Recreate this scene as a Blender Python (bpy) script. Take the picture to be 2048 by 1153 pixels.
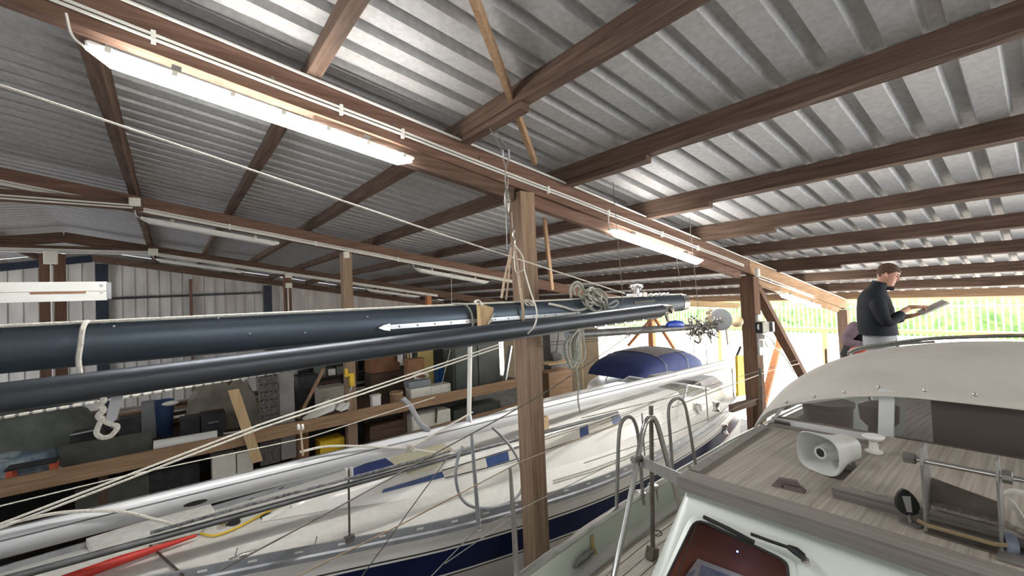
import bpy, bmesh, math, random
from mathutils import Vector, Matrix, Quaternion
random.seed(7)
for o in list(bpy.data.objects): bpy.data.objects.remove(o)
SC = bpy.context.scene; COL = SC.collection
# ------------------------------------------------------------------ camera
H = 4.5                       # eye height above the ground (standing on a boat deck)
F, CX, CY = 858.0, 1024.0, 576.5
_Y = Vector((-684, -48.5, -F)).normalized()
_U = Vector((-.042, 1, (684*.042-48.5)/F)); _U = (_U-_U.dot(_Y)*_Y).normalized()
_X = _Y.cross(_U)
R = Matrix((_X, _Y, _U))       # camera -> world
cd = bpy.data.cameras.new('camera'); cam = bpy.data.objects.new('camera', cd); COL.objects.link(cam)
cd.sensor_fit = 'HORIZONTAL'; cd.sensor_width = 36; cd.lens = 36*F/2048
cd.clip_start = .05; cd.clip_end = 500
cam.matrix_world = Matrix.Translation((0, 0, H)) @ R.to_4x4()
SC.camera = cam
# ------------------------------------------------------------------ light
w = bpy.data.worlds.new('overcast_sky'); SC.world = w; w.use_nodes = True
bg = w.node_tree.nodes['Background']; bg.inputs[0].default_value = (.93, .96, 1, 1); bg.inputs[1].default_value = 3.8
sd = bpy.data.lights.new('sun', 'SUN'); sd.energy = 13.0; sd.angle = .2; sd.color = (1, .95, .86)
sun = bpy.data.objects.new('sun', sd); COL.objects.link(sun); sun.location = (-20, -10, 40)
sun.rotation_euler = Vector((.45, .2, -1)).to_track_quat('-Z', 'Y').to_euler()
vs = SC.view_settings; vs.view_transform = 'Standard'; vs.look = 'None'; vs.gamma = 1; vs.use_curve_mapping = False
vs.exposure = .88
LAMP = 42.0                   # brightness of the LED battens

# ------------------------------------------------------------------ pixel -> place helpers
def ray(x, y): return R @ Vector(((x-CX)/F, -(y-CY)/F, -1))
def _at(r, t): return Vector((r.x*t, r.y*t, r.z*t+H))
def PX(x, y, v): r = ray(x, y); return _at(r, v/r.x)
def PY(x, y, v): r = ray(x, y); return _at(r, v/r.y)
def PZ(x, y, v): r = ray(x, y); return _at(r, v/r.z)          # v relative to the eye
def PP(x, y, p, n):
    r = ray(x, y); p = Vector(p)-Vector((0, 0, H)); return _at(r, p.dot(n)/r.dot(n))
def V(x, y, z): return Vector((x, y, z+H))                    # z relative to the eye
# ------------------------------------------------------------------ materials
MATS = {}
def mat(name, c1, c2=None, rough=.6, metal=0, scale=8, stretch=(1, 1, 1), bump=0, spec=None, detail=4, lo=.35, hi=.65, coat=0):
    if name in MATS: return MATS[name]
    m = bpy.data.materials.new(name); m.use_nodes = True; nt = m.node_tree; b = nt.nodes['Principled BSDF']
    b.inputs['Roughness'].default_value = rough; b.inputs['Metallic'].default_value = metal
    if spec is not None: b.inputs['Specular IOR Level'].default_value = spec
    if coat: b.inputs['Coat Weight'].default_value = coat; b.inputs['Coat Roughness'].default_value = .12
    if c2 is None: c2 = tuple(min(1, v*.9) for v in c1)
    g = nt.nodes.new('ShaderNodeNewGeometry'); mp = nt.nodes.new('ShaderNodeMapping'); mp.inputs['Scale'].default_value = stretch
    n = nt.nodes.new('ShaderNodeTexNoise'); n.inputs['Scale'].default_value = scale; n.inputs['Detail'].default_value = detail
    r = nt.nodes.new('ShaderNodeValToRGB'); r.color_ramp.elements[0].position = lo; r.color_ramp.elements[1].position = hi
    r.color_ramp.elements[0].color = (*c1, 1); r.color_ramp.elements[1].color = (*c2, 1)
    L = nt.links.new
    L(g.outputs['Position'], mp.inputs['Vector']); L(mp.outputs[0], n.inputs['Vector']); L(n.outputs['Fac'], r.inputs[0]); L(r.outputs[0], b.inputs['Base Color'])
    if bump:
        bp = nt.nodes.new('ShaderNodeBump'); bp.inputs['Strength'].default_value = bump; bp.inputs['Distance'].default_value = .02
        L(n.outputs['Fac'], bp.inputs['Height']); L(bp.outputs[0], b.inputs['Normal'])
    MATS[name] = m; return m
def wood(name, c1, c2, axis, rough=.8, bump=.35, fine=14):
    st = [fine]*3; st['XYZ'.index(axis)] = .9
    return mat(name+'_grain_'+axis.lower(), c1, c2, rough, 0, 2.2, st, bump, .2, 6, .3, .7)
def emit(name, col, strength):
    m = bpy.data.materials.new(name); m.use_nodes = True; b = m.node_tree.nodes['Principled BSDF']
    b.inputs['Base Color'].default_value = (*col, 1); b.inputs['Emission Color'].default_value = (*col, 1); b.inputs['Emission Strength'].default_value = strength
    return m
def clearmat(name, col, alpha, rough=.08):
    m = bpy.data.materials.new(name); m.use_nodes = True; nt = m.node_tree; b = nt.nodes['Principled BSDF']
    b.inputs['Base Color'].default_value = (*col, 1); b.inputs['Roughness'].default_value = rough; b.inputs['Alpha'].default_value = alpha
    return m
BR1, BR2 = (.075, .046, .034), (.16, .105, .078)
TB1, TB2 = (.15, .072, .036), (.27, .14, .075)
brownX, brownY, brownZ = [wood('old_brown_timber', BR1, BR2, a) for a in 'XYZ']
girdX = wood('red_brown_timber', (.125, .072, .052), (.215, .132, .10), 'X')
postZ = wood('tan_post_timber', (.22, .145, .098), (.35, .25, .178), 'Z')
darkZ = wood('dark_post_timber', (.11, .06, .04), (.19, .11, .075), 'Z')
tanX, tanY, tanZ = [wood('tan_timber', (.28, .17, .10), (.43, .285, .175), a) for a in 'XYZ']
paleX, paleY, paleZ = [wood('pale_new_timber', (.52, .36, .19), (.68, .5, .3), a) for a in 'XYZ']
orangeZ = wood('orange_timber', (.42, .17, .08), (.6, .27, .13), 'Z')
teakY = wood('weathered_teak', (.30, .265, .225), (.48, .435, .38), 'Y', .8, .25, 40)
teakX = wood('weathered_teak', (.30, .265, .225), (.48, .435, .38), 'X', .8, .25, 40)
deckX = wood('grey_deck_wood', (.34, .31, .27), (.60, .565, .505), 'X', .85, .4, 40)
trimY = wood('grey_trim_wood', (.19, .172, .155), (.29, .268, .245), 'Y', .75, .2, 40)
sheet = mat('galvanised_sheet', (.47, .47, .475), (.57, .57, .575), .6, .12, 22, bump=.08, detail=6)
wallsheet = mat('dull_wall_sheet', (.42, .40, .385), (.56, .54, .51), .6, .1, 3, (1, 1, .25), detail=6)
concrete = mat('concrete', (.10, .095, .088), (.16, .152, .142), .9, 0, 2, bump=.1)
yardm = mat('pale_gravel_yard', (.72, .65, .55), (.80, .73, .63), .95, 0, 3)
gelcoat = mat('white_gelcoat', (.80, .79, .745), (.86, .85, .81), .22, 0, 2, spec=.5)
deckwhite = mat('off_white_deck', (.72, .71, .66), (.79, .78, .735), .55, 0, 14, detail=8)
cabinwhite = mat('pale_grey_green_paint', (.66, .71, .66), (.72, .77, .715), .3, 0, 1.5)
nonskid = mat('khaki_nonskid', (.50, .465, .33), (.56, .52, .385), .85, 0, 60)
navyp = mat('navy_paint', (.006, .011, .045), (.008, .016, .06), .2, 0, 3)
blackp = mat('black_paint', (.008, .008, .009), (.015, .015, .016), .35, 0, 5)
bluewin = mat('blue_window_film', (.02, .055, .19), (.03, .075, .23), .35, 0, 6)
alu = mat('brushed_aluminium', (.62, .635, .66), (.70, .715, .74), .34, .75, 3, (1, 30, 30))
mastsilver = mat('satin_silver_mast', (.72, .735, .76), (.78, .795, .82), .40, .15, 3, (1, 30, 30))
alugrey = mat('grey_anodised_aluminium', (.33, .345, .37), (.42, .435, .46), .5, .4, 8)
foilg = mat('dark_grey_foil', (.15, .155, .16), (.22, .225, .235), .4, .5, 8)
chrome = mat('stainless_steel', (.62, .61, .59), (.72, .71, .69), .2, 1, 5)
dullsteel = mat('dull_brown_steel', (.17, .145, .12), (.26, .23, .2), .42, .8, 12)
greysteel = mat('worn_grey_steel', (.27, .26, .245), (.38, .37, .35), .45, .7, 10)
mastblue = mat('dark_blue_anodised_mast', (.080, .105, .135), (.098, .125, .158), .43, .7, 2, (.4, 6, 6), spec=.6)
boomgrey = mat('dark_grey_blue_spar', (.082, .092, .108), (.098, .108, .126), .42, .7, 2, (.4, 6, 6), spec=.6)
whitepl = mat('white_plastic', (.78, .775, .74), (.84, .835, .8), .4, 0, 4)
creampl = mat('cream_plastic', (.70, .69, .61), (.77, .76, .68), .4, 0, 8)
cablew = mat('white_cable', (.68, .68, .65), (.76, .76, .73), .5, 0, 4)
ropew = mat('white_rope', (.66, .63, .56), (.82, .79, .72), .9, 0, 90, bump=.6)
ropeg = mat('grey_green_rope', (.36, .38, .33), (.56, .56, .49), .9, 0, 80, bump=.6)
ropeb = mat('beige_fleck_rope', (.42, .27, .17), (.72, .62, .5), .9, 0, 120, bump=.6)
wirem = mat('dark_wire', (.10, .09, .08), (.18, .165, .15), .5, .5, 20)
wirel = mat('light_wire', (.45, .43, .4), (.6, .58, .54), .4, .5, 20)
canvas = mat('cream_canvas', (.60, .575, .52), (.68, .655, .60), .8, 0, 3, bump=.05)
navyc = mat('navy_canvas', (.016, .03, .115), (.024, .042, .145), .75, 0, 4)
browncanvas = mat('grey_brown_canvas', (.10, .085, .085), (.14, .12, .12), .8, 0, 5)
blackr = mat('black_rubber', (.012, .012, .013), (.02, .02, .021), .6, 0, 9)
bluem = mat('bright_blue_plastic', (.01, .06, .5), (.02, .09, .62), .4, 0, 6)
yellowm = mat('yellow_plastic', (.75, .48, .02), (.85, .58, .04), .5, 0, 6)
redm = mat('red_plastic', (.62, .04, .03), (.7, .06, .04), .45, 0, 6)
orangered = mat('orange_red_paint', (.55, .10, .05), (.65, .14, .07), .5, 0, 6)
LEDOFF = mat('unlit_diffuser', (.66, .67, .66), (.72, .73, .72), .35, 0, 3)
LEDON = emit('lit_led_diffuser', (1, .985, .95), LAMP)
BLUELED = emit('blue_indicator_light', (.05, .2, 1), 30)
# ------------------------------------------------------------------ mesh building
class MB:
    def __init__(s): s.v = []; s.f = []; s.m = []
    def add(s, vs, fs, m=0):
        k = len(s.v); s.v += [Vector(v) for v in vs]
        for f in fs: s.f.append([i+k for i in f]); s.m.append(m)
        return s
    def hexa(s, p, m=0):      # 8 corners: bottom 4 (ccw), top 4
        return s.add(p, [(3, 2, 1, 0), (4, 5, 6, 7), (0, 1, 5, 4), (1, 2, 6, 5), (2, 3, 7, 6), (3, 0, 4, 7)], m)
    def box(s, c, size, rot=None, m=0, bev=0):
        c = Vector(c); x, y, z = [d/2 for d in size]
        M = rot if rot is not None else Matrix.Identity(3)
        if bev:
            b = min(bev, x*.9, y*.9, z*.9); vs = []; 
            for sz in (-1, 1):
                for ins in ((0, b), (b, 0)) if sz < 0 else ((b, 0), (0, b)):
                    pass
            # rounded-ish box: inset rings
            rings = [(-z, b), (-z+b, 0), (z-b, 0), (z, b)]
            for zz, q in rings:
                X, Y2 = x-q, y-q; e = b*.6
                vs += [(-X+e, -Y2, zz), (X-e, -Y2, zz), (X, -Y2+e, zz), (X, Y2-e, zz), (X-e, Y2, zz), (-X+e, Y2, zz), (-X, Y2-e, zz), (-X, -Y2+e, zz)]
            fs = [tuple(range(7, -1, -1)), tuple(range(24, 32))]
            for r in range(3):
                for i in range(8):
                    j = (i+1) % 8; fs.append((r*8+i, r*8+j, r*8+8+j, r*8+8+i))
            return s.add([c+M@Vector(v) for v in vs], fs, m)
        p = [(-x, -y, -z), (x, -y, -z), (x, y, -z), (-x, y, -z), (-x, -y, z), (x, -y, z), (x, y, z), (-x, y, z)]
        return s.hexa([c+M@Vector(v) for v in p], m)
    def bar(s, a, b, w, h, up=(0, 0, 1), m=0, rough=0, seg=None):
        a, b = Vector(a), Vector(b); d = (b-a); L = d.length; d.normalize(); up = Vector(up)
        sd_ = d.cross(up)
        if sd_.length < 1e-4: sd_ = d.cross(Vector((1, 0, 0)))
        sd_.normalize(); u = sd_.cross(d).normalized()
        n = max(1, int(L/seg)) if seg else 1
        vs = []
        for i in range(n+1):
            p = a+d*(L*i/n)
            for (sx, sz) in ((-1, -1), (1, -1), (1, 1), (-1, 1)):
                j = Vector((random.uniform(-1, 1), random.uniform(-1, 1), random.uniform(-1, 1)))*rough if 0 < i < n else Vector()
                vs.append(p+sd_*(sx*w/2)+u*(sz*h/2)+j)
        fs = [(3, 2, 1, 0), (4*n, 4*n+1, 4*n+2, 4*n+3)]
        for i in range(n):
            for k in range(4):
                l = (k+1) % 4; fs.append((4*i+k, 4*i+l, 4*i+4+l, 4*i+4+k))
        return s.add(vs, fs, m)
    def tube(s, pts, r, n=8, m=0, closed=False, caps=True, sx=1, sy=1, up=None):
        pts = [Vector(p) for p in pts]; N = len(pts)
        rs = r if isinstance(r, (list, tuple)) else [r]*N
        vs = []; fs = []; prev = None
        for i, p in enumerate(pts):
            if closed: t = pts[(i+1) % N]-pts[i-1]
            else: t = pts[min(i+1, N-1)]-pts[max(i-1, 0)]
            t.normalize()
            if up is not None: ref = Vector(up)
            elif prev is None: ref = Vector((0, 0, 1)) if abs(t.z) < .9 else Vector((1, 0, 0))
            else: ref = prev
            a = (ref-t*ref.dot(t)); 
            if a.length < 1e-5: a = t.orthogonal()
            a.normalize(); b = t.cross(a); prev = a
            for k in range(n):
                an = 2*math.pi*k/n; vs.append(p+a*(math.cos(an)*rs[i]*sy)+b*(math.sin(an)*rs[i]*sx))
        M = N if closed else N-1
        for i in range(M):
            j = (i+1) % N
            for k in range(n):
                l = (k+1) % n; fs.append((i*n+k, i*n+l, j*n+l, j*n+k))
        if caps and not closed: fs += [tuple(range(n-1, -1, -1)), tuple(range((N-1)*n, N*n))]
        return s.add(vs, fs, m)
    def lathe(s, o, axis, prof, n=16, m=0, caps=True):   # prof: (t along axis, radius)
        axis = Vector(axis).normalized(); a = axis.orthogonal().normalized(); b = axis.cross(a); o = Vector(o); vs = []; fs = []
        for t, r in prof:
            for k in range(n):
                an = 2*math.pi*k/n; vs.append(o+axis*t+(a*math.cos(an)+b*math.sin(an))*r)
        for i in range(len(prof)-1):
            for k in range(n):
                l = (k+1) % n; fs.append((i*n+k, i*n+l, i*n+n+l, i*n+n+k))
        if caps: fs += [tuple(range(n-1, -1, -1)), tuple(range((len(prof)-1)*n, len(prof)*n))]
        return s.add(vs, fs, m)
    def grid(s, rows, m=0, closed=False):   # rows of equal length points
        n = len(rows[0]); vs = [p for r in rows for p in r]; fs = []
        for i in range(len(rows)-1):
            for k in range(n if closed else n-1):
                l = (k+1) % n; fs.append((i*n+k, i*n+l, i*n+n+l, i*n+n+k))
        return s.add(vs, fs, m)
    def prism(s, poly, off, m=0):           # polygon (3D points) extruded by vector
        n = len(poly); off = Vector(off); vs = [Vector(p) for p in poly]+[Vector(p)+off for p in poly]
        fs = [tuple(range(n-1, -1, -1)), tuple(range(n, 2*n))]+[(i, (i+1) % n, n+(i+1) % n, n+i) for i in range(n)]
        return s.add(vs, fs, m)
    def ball(s, c, rad, nu=12, nv=8, m=0, rot=None):
        rx, ry, rz = rad if isinstance(rad, (tuple, list)) else (rad,)*3; M = rot or Matrix.Identity(3); c = Vector(c)
        rows = []
        for i in range(nv+1):
            th = math.pi*i/nv
            rows.append([c+M@Vector((rx*math.sin(th)*math.cos(2*math.pi*k/nu), ry*math.sin(th)*math.sin(2*math.pi*k/nu), rz*math.cos(th))) for k in range(nu)])
        return s.grid(rows, m, True)
def link(o, parent=None):
    COL.objects.link(o)
    if parent is not None:
        o.parent = parent
        p = parent.location.copy(); q = parent.parent
        while q is not None: p = p+q.location if False else p; q = q.parent
    return o
ABS = {}
def obj(name, mb, mats, parent=None, smooth=False, fix=True):
    me = bpy.data.meshes.new(name)
    lo = Vector((min(v.x for v in mb.v), min(v.y for v in mb.v), min(v.z for v in mb.v)))
    hi = Vector((max(v.x for v in mb.v), max(v.y for v in mb.v), max(v.z for v in mb.v)))
    og = Vector(((lo.x+hi.x)/2, (lo.y+hi.y)/2, lo.z))
    me.from_pydata([tuple(v-og) for v in mb.v], [], mb.f)
    if not isinstance(mats, (list, tuple)): mats = [mats]
    for m in mats: me.materials.append(m)
    me.polygons.foreach_set('material_index', mb.m)
    if fix:
        bm = bmesh.new(); bm.from_mesh(me); bmesh.ops.remove_doubles(bm, verts=bm.verts, dist=1e-6); bmesh.ops.recalc_face_normals(bm, faces=bm.faces); bm.to_mesh(me); bm.free()
    if smooth:
        me.polygons.foreach_set('use_smooth', [True]*len(me.polygons))
        try: me.set_sharp_from_angle(angle=math.radians(40))
        except Exception: pass
    me.update()
    o = bpy.data.objects.new(name, me); COL.objects.link(o); ABS[o] = og
    if parent is not None: o.parent = parent; o.location = og-ABS[parent]
    else: o.location = og
    return o
def tag(o, label, cat, group=None):
    o['label'] = label; o['category'] = cat
    if group: o['group'] = group
    return o
def thing(name, label, cat, loc, group=None):
    o = bpy.data.objects.new(name, None); COL.objects.link(o); o.empty_display_size = .1
    o.location = Vector(loc); ABS[o] = Vector(loc); return tag(o, label, cat, group)
def struct(o): o['kind'] = 'structure'; return o
def sempty(name, loc):
    o = bpy.data.objects.new(name, None); COL.objects.link(o); o.location = Vector(loc); ABS[o] = Vector(loc); o['kind'] = 'structure'; return o
def curve(pts, n=6):           # smooth (Catmull-Rom) through points
    pts = [Vector(p) for p in pts]
    if len(pts) < 3: return pts
    out = []; P = [2*pts[0]-pts[1]]+pts+[2*pts[-1]-pts[-2]]
    for i in range(1, len(P)-2):
        a, b, c, d = P[i-1:i+3]
        for k in range(n):
            t = k/n; out.append(.5*((2*b)+(c-a)*t+(2*a-5*b+4*c-d)*t*t+(3*b-a-3*c+d)*t**3))
    out.append(pts[-1]); return out
def sag(a, b, s, n=12):
    a, b = Vector(a), Vector(b); return [a.lerp(b, i/n)-Vector((0, 0, s*4*(i/n)*(1-i/n))) for i in range(n+1)]
def cord(name, pts, r, m, label, cat='rope', group=None, n=6):
    return tag(obj(name, MB().tube(pts, r, n), m, None, True), label, cat, group)
# ================================================================== THE SHED
XR = -2.2; SL = .162
def g(x): return 1.92-SL*x if x >= XR else 1.92-SL*XR-SL*(XR-x)      # rafter top, relative to the eye
NR = Vector((SL, 0, 1)).normalized(); NL = Vector((-SL, 0, 1)).normalized()
PH = .18
def roofz(x): return g(x)+PH/NR.z+.004
struct(obj('floor', MB().box((3, 8.5, -.05), (24.6, 29.6, .1)), concrete))
struct(obj('yard_ground', MB().box((47.65, 8.5, -.06), (64.6, 140, .1)), yardm))
# roof sheets -----------------------------------------------------
ceil = sempty('ceiling', (3, 8.5, H+1))
PITCH = .28
def roof_sheet(y0, xa, xb):
    mb = MB(); prof = []
    for k in range(4):
        y = y0+k*PITCH
        prof += [(y, 0), (y+.165, 0), (y+.185, .068), (y+.26, .068)]
    prof.append((y0+4*PITCH+.004, 0))
    rows = [[V(x, y, roofz(x)+dz) for (y, dz) in prof] for x in (xa, xb)]
    mb.grid(rows); o = obj('roof_sheet', mb, sheet, ceil, False, False)
    so = o.modifiers.new('thickness', 'SOLIDIFY'); so.thickness = .0012; so.offset = 1
    return o
for i in range(26):
    y0 = -6.3+i*4*PITCH
    roof_sheet(y0, XR, 15.05); roof_sheet(y0, -9.2, XR)
# purlins ---------------------------------------------------------
PURL = [-.45, .9, 2.25, 3.66, 5.22, 6.68, 8.15, 9.65, 11.3, 12.85]
def purlin(x, m, h=PH, w=.1, lab='rough brown timber purlin running under the corrugated roof', grp='roof purlins'):
    n = NR if x > XR else NL
    a = V(x, -6.2, g(x))+n*h/2; b = V(x, 22.8, g(x))+n*h/2
    t = thing('roof_purlin', lab, 'purlin', (x, 8, a.z-h/2), grp)
    obj('timber', MB().bar(a, b, w, h, n, 0, .006, .6), m, t)
    return t
NTH = ['tenth', 'ninth', 'eighth', 'seventh', 'sixth', 'fifth', 'fourth', 'third', 'second', 'first']
for i, x in enumerate(PURL):
    t = purlin(x, brownY, lab=NTH[i]+' rough brown roof purlin counting up from the tan eave beam')
    # scarf splice boards under the purlin beside the near rafter, on the near side and the far side
    mb = MB(); n = NR; off = .53 if i % 2 else .35
    a = V(x, 3.45-off-.55, g(x))-n*.032; b = V(x, 3.45-.02, g(x))-n*.032
    if i in (2, 3, 4, 5, 7): obj('splice_board', mb.bar(a, b, .09, .06, n, 0, .003, .3), brownY, t)
    mb = MB(); a = V(x, 3.66, g(x))-n*.03; b = V(x, 3.66+.5+.1*(i % 3), g(x))-n*.03
    obj('splice_board', mb.bar(a, b, .09, .055, n, 0, .003, .3), brownY, t)
for x in (-3.6, -5.0, -6.4, -7.8): purlin(x, brownY, lab='dark timber purlin on the far slope beyond the ridge', grp='far slope purlins')
t = thing('eave_beam', 'light tan squared timber along the open eave', 'beam', V(14.45, 8, g(14.45)))
obj('timber', MB().bar(V(14.45, -6.2, g(14.45))+NR*.09, V(14.45, 22.8, g(14.45))+NR*.09, .12, PH, NR, 0, .006, .6), tanY, t)
# rafters ---------------------------------------------------------
GY = [3.55, 9.56, 16.5]; GW, GH = .12, .27
def rafter(y, xa, xb, m, label, grp=None, left=False):
    n = NL if left else NR
    a = V(xa, y, g(xa))-n*GH/2; b = V(xb, y, g(xb))-n*GH/2
    t = thing('rafter', label, 'rafter', (xa*.5+xb*.5, y, min(a.z, b.z)), grp)
    obj('timber', MB().bar(a, b, GW, GH, n, 0, .004, .7), m, t)
    return t
G1 = rafter(3.55, -2.175, 8.5, girdX, 'long reddish brown rafter carrying the two glowing lamps and white cables')
# carriage bolts through the near rafter
for x in (.62, 1.55, 2.0, 2.45, 4.05, 4.6, 6.2, 7.4):
    z = g(x)-.09-.05*random.random(); obj('bolt', MB().lathe(V(x, 3.491, z), (0, -1, 0), [(0, .016), (.004, .016), (.01, .008)], 8), dullsteel, G1)
rafter(3.55, 8.52, 14.5, tanX, 'pale tan rafter running down to the open eave post')
rafter(9.56, -2.175, 14.5, girdX, 'brown rafter over the junk platform with two unlit lamps')
rafter(16.5, -2.175, 14.5, brownX, 'dark rafter nearest the corrugated back wall')
rafter(3.55, -9, -2.225, brownX, 'dark rafter on the far slope in line with the post beside the hanging masts', None, True)
rafter(9.56, -9, -2.225, brownX, 'dark rafter on the far slope above the junk platform', None, True)
rafter(16.5, -9, -2.225, brownX, 'dark rafter on the far slope nearest the back wall', None, True)
# tie beams left of the ridge
for y, lab in ((9.56, 'horizontal brown tie beam meeting the rafter at a grey junction box'), (16.5, 'horizontal dark tie beam on the double post by the back wall')):
    tag(obj('tie_beam', MB().bar(V(-8.9, y-.14, 1.80), V(-.32, y-.14, 1.80), .1, .17, (0, 0, 1), 0, .004, .7), brownX), lab, 'beam')
# saddle boards on the near rafter
for xa, xb, lab, m in ((.9, 2.9, 'dark saddle board under the rafter beside the large lit lamp', brownX), (3.14, 5.0, 'short tan saddle board under the rafter just beyond the big post', girdX), (6.8, 8.2, 'brown saddle board under the rafter before the dark post', girdX), (8.62, 13.9, 'pale tan saddle board under the rafter by the open eave', tanX)):
    tag(obj('saddle_board', MB().bar(V(xa, 3.57, g(xa)-GH-.072), V(xb, 3.57, g(xb)-GH-.072), .09, .13, NR, 0, .004, .5), m), lab, 'board')
# posts -----------------------------------------------------------
def post(x, y, w, m, label, top=None, grp=None):
    zt = g(x)-GH/NR.z-.02 if top is None else top
    mb = MB().bar((x, y, 0), (x, y, H+zt), w, w, (1, 0, 0), 0, .004, .6)
    return tag(obj('timber_post', mb, m), label, 'post', grp)
post(3.03, 3.56, .2, postZ, 'squared tan timber post standing between the two hanging dark masts and the white yacht')
post(8.62, 3.56, .25, darkZ, 'dark brown timber post carrying the electric socket box')
post(14.4, 3.56, .22, postZ, 'orange tan timber post at the open eave behind the two men')
post(3.03, 9.58, .2, postZ, 'brown timber post with a yellow drill hanging at the junk platform')
post(8.4, 9.58, .2, orangeZ, 'orange brown timber post beside the leaning shovel')
post(14.4, 9.58, .2, orangeZ, 'orange trestle post at the open eave behind the blue boat cover')
post(3.2, 16.5, .22, darkZ, 'dark brown post with stacked socket boxes near the back wall')
post(-2.55, 16.5, .2, darkZ, 'left half of a double dark post by the back wall', 1.68)
post(-2.28, 16.5, .2, darkZ, 'right half of a double dark post by the back wall', 1.68)
post(8.6, 16.5, .2, orangeZ, 'short orange brown post at the low end of the back rafter')
# raking strut at the dark post, trestle struts at the blue boat
def strut(a, b, w, h, m, lab): return tag(obj('strut', MB().bar(a, b, w, h, (0, 1, 0), 0, .003, .5), m), lab, 'strut')
strut(V(8.85, 3.56, .02), V(11.3, 3.56, -2.2), .12, .17, darkZ, 'slanting timber strut leaning against the dark socket post')
strut(V(11.6, 4.1, -1.1), V(8.7, 4.1, -4.45), .1, .12, orangeZ, 'short orange strut slanting beside the dark socket post')
strut(V(14.3, 9.42, -.95), V(14.3, 10.6, -2.1), .1, .1, orangeZ, 'left orange trestle strut behind the blue boat cover')
strut(V(14.3, 9.74-.4, -1.0), V(14.3, 8.6, -2.1), .1, .1, orangeZ, 'right orange trestle strut behind the blue boat cover')
rA_ = PY(1070, 325, 3.40); rr_ = ray(950, 0); tt_ = (rA_.z-H+.21*rA_.x)/(rr_.z+.21*rr_.x); rB_ = _at(rr_, tt_)
tag(obj('roof_prop', MB().bar(rA_+(rB_-rA_)*1.45, rA_, .07, .045, (0, 1, 0), 0, .003, .3), tanZ), 'thin bright tan batten slanting from the roof to the near rafter', 'batten')
tag(obj('roof_prop', MB().bar(PY(1086, 412, 5.2), PY(1104, 580, 5.2), .06, .045, (0, 1, 0), 0, .003, .3), tanZ), 'thin tan batten hanging behind the post with two dark masts', 'batten')
# back wall -------------------------------------------------------
WY = 22.6
wall = sempty('wall_back', (3, WY, 0))
def wall_sheet(x0, n=3, p=.37):
    mb = MB(); prof = []
    for k in range(n):
        x = x0+k*p; prof += [(x, 0), (x+.28, 0), (x+.295, -.035), (x+.345, -.035), (x+.36, 0)]
    prof.append((x0+n*p, 0))
    mb.grid([[Vector((x, WY+d, 0)) for x, d in prof], [Vector((x, WY+d, H+roofz(x)-.01)) for x, d in prof]])
    o = obj('wall_sheet', mb, wallsheet, wall, False, False); so = o.modifiers.new('thickness', 'SOLIDIFY'); so.thickness = .001; return o
for i in range(22): wall_sheet(-9.2+i*1.11)
navypost = mat('dark_blue_steel', (.012, .018, .032), (.018, .026, .045), .5, .3, 6)
for x, wd in ((-2.0, .34), (3.55, .3)):
    tp = H+g(x)-.3; tag(obj('steel_post', MB().box((x, WY-.12, tp/2), (wd, .12, tp)), navypost), 'dark blue steel column on the back wall beside '+('the double dark post' if x < 0 else 'the post with socket boxes'), 'post')
tag(obj('wall_stud', MB().bar((.7, WY-.1, 0), (.7, WY-.1, H+1.35), .16, .1, (1, 0, 0), 0, .003, .6), darkZ), 'slim brown stud against the corrugated back wall', 'post')
tag(obj('wall_girt', MB().bar(V(-1.75, WY-.1, .62), V(3.3, WY-.1, .72), .07, .09, (0, 0, 1)), blackp), 'thin black rail bolted across the back wall', 'rail')
for s, (xa, xb) in enumerate(((-9, -2.25), (-2.2, 14))):
    tag(obj('verge_beam', MB().bar(V(xa, WY-.22, g(xa)-.13), V(xb, WY-.22, g(xb)-.13), .12, .25, NL if s == 0 else NR), [navypost, brownX][s]), ['dark blue verge beam on the far slope along the back wall top', 'dark brown verge beam sloping along the back wall top'][s], 'beam')
# unseen left and front walls, added to block the open sky
wl = sempty('unseen_wall_left', (-9.3, 8.3, 0))
for i in (0, 1, 2, 3, 4, 6): obj('wall_sheet', MB().box((-9.33, -4.2+i*4.16, H/2+.35), (.04, 4.15, H+.7)), wallsheet, wl)  # one panel left out to let daylight onto the back wall
wfr = sempty('unseen_wall_front', (0, -6.35, 0))
for i in range(6): obj('wall_sheet', MB().prism([Vector((-9.2+i*2.4, -6.35, 0)), Vector((-6.82+i*2.4, -6.35, 0)), Vector((-6.82+i*2.4, -6.35, H+roofz(-6.82+i*2.4)-.02)), Vector((-9.2+i*2.4, -6.35, H+roofz(-9.2+i*2.4)-.02))], (0, -.03, 0)), wallsheet, wfr)
rafter(-2.46, -2.2, 14.5, girdX, 'brown rafter on the near side of the cabin boat')
# eave-side partition, beige boards
pw = sempty('wall_right', (14.85, 17.6, 0))
beige = mat('beige_board', (.62, .50, .32), (.7, .58, .39), .8, 0, 3)
for i in (0, 1, 2, 3, 4, 5, 6, 8, 9): obj('board', MB().box((14.85, 13.1+i*1.0, 1.95), (.03, .985, 3.9)), beige, pw)
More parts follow.
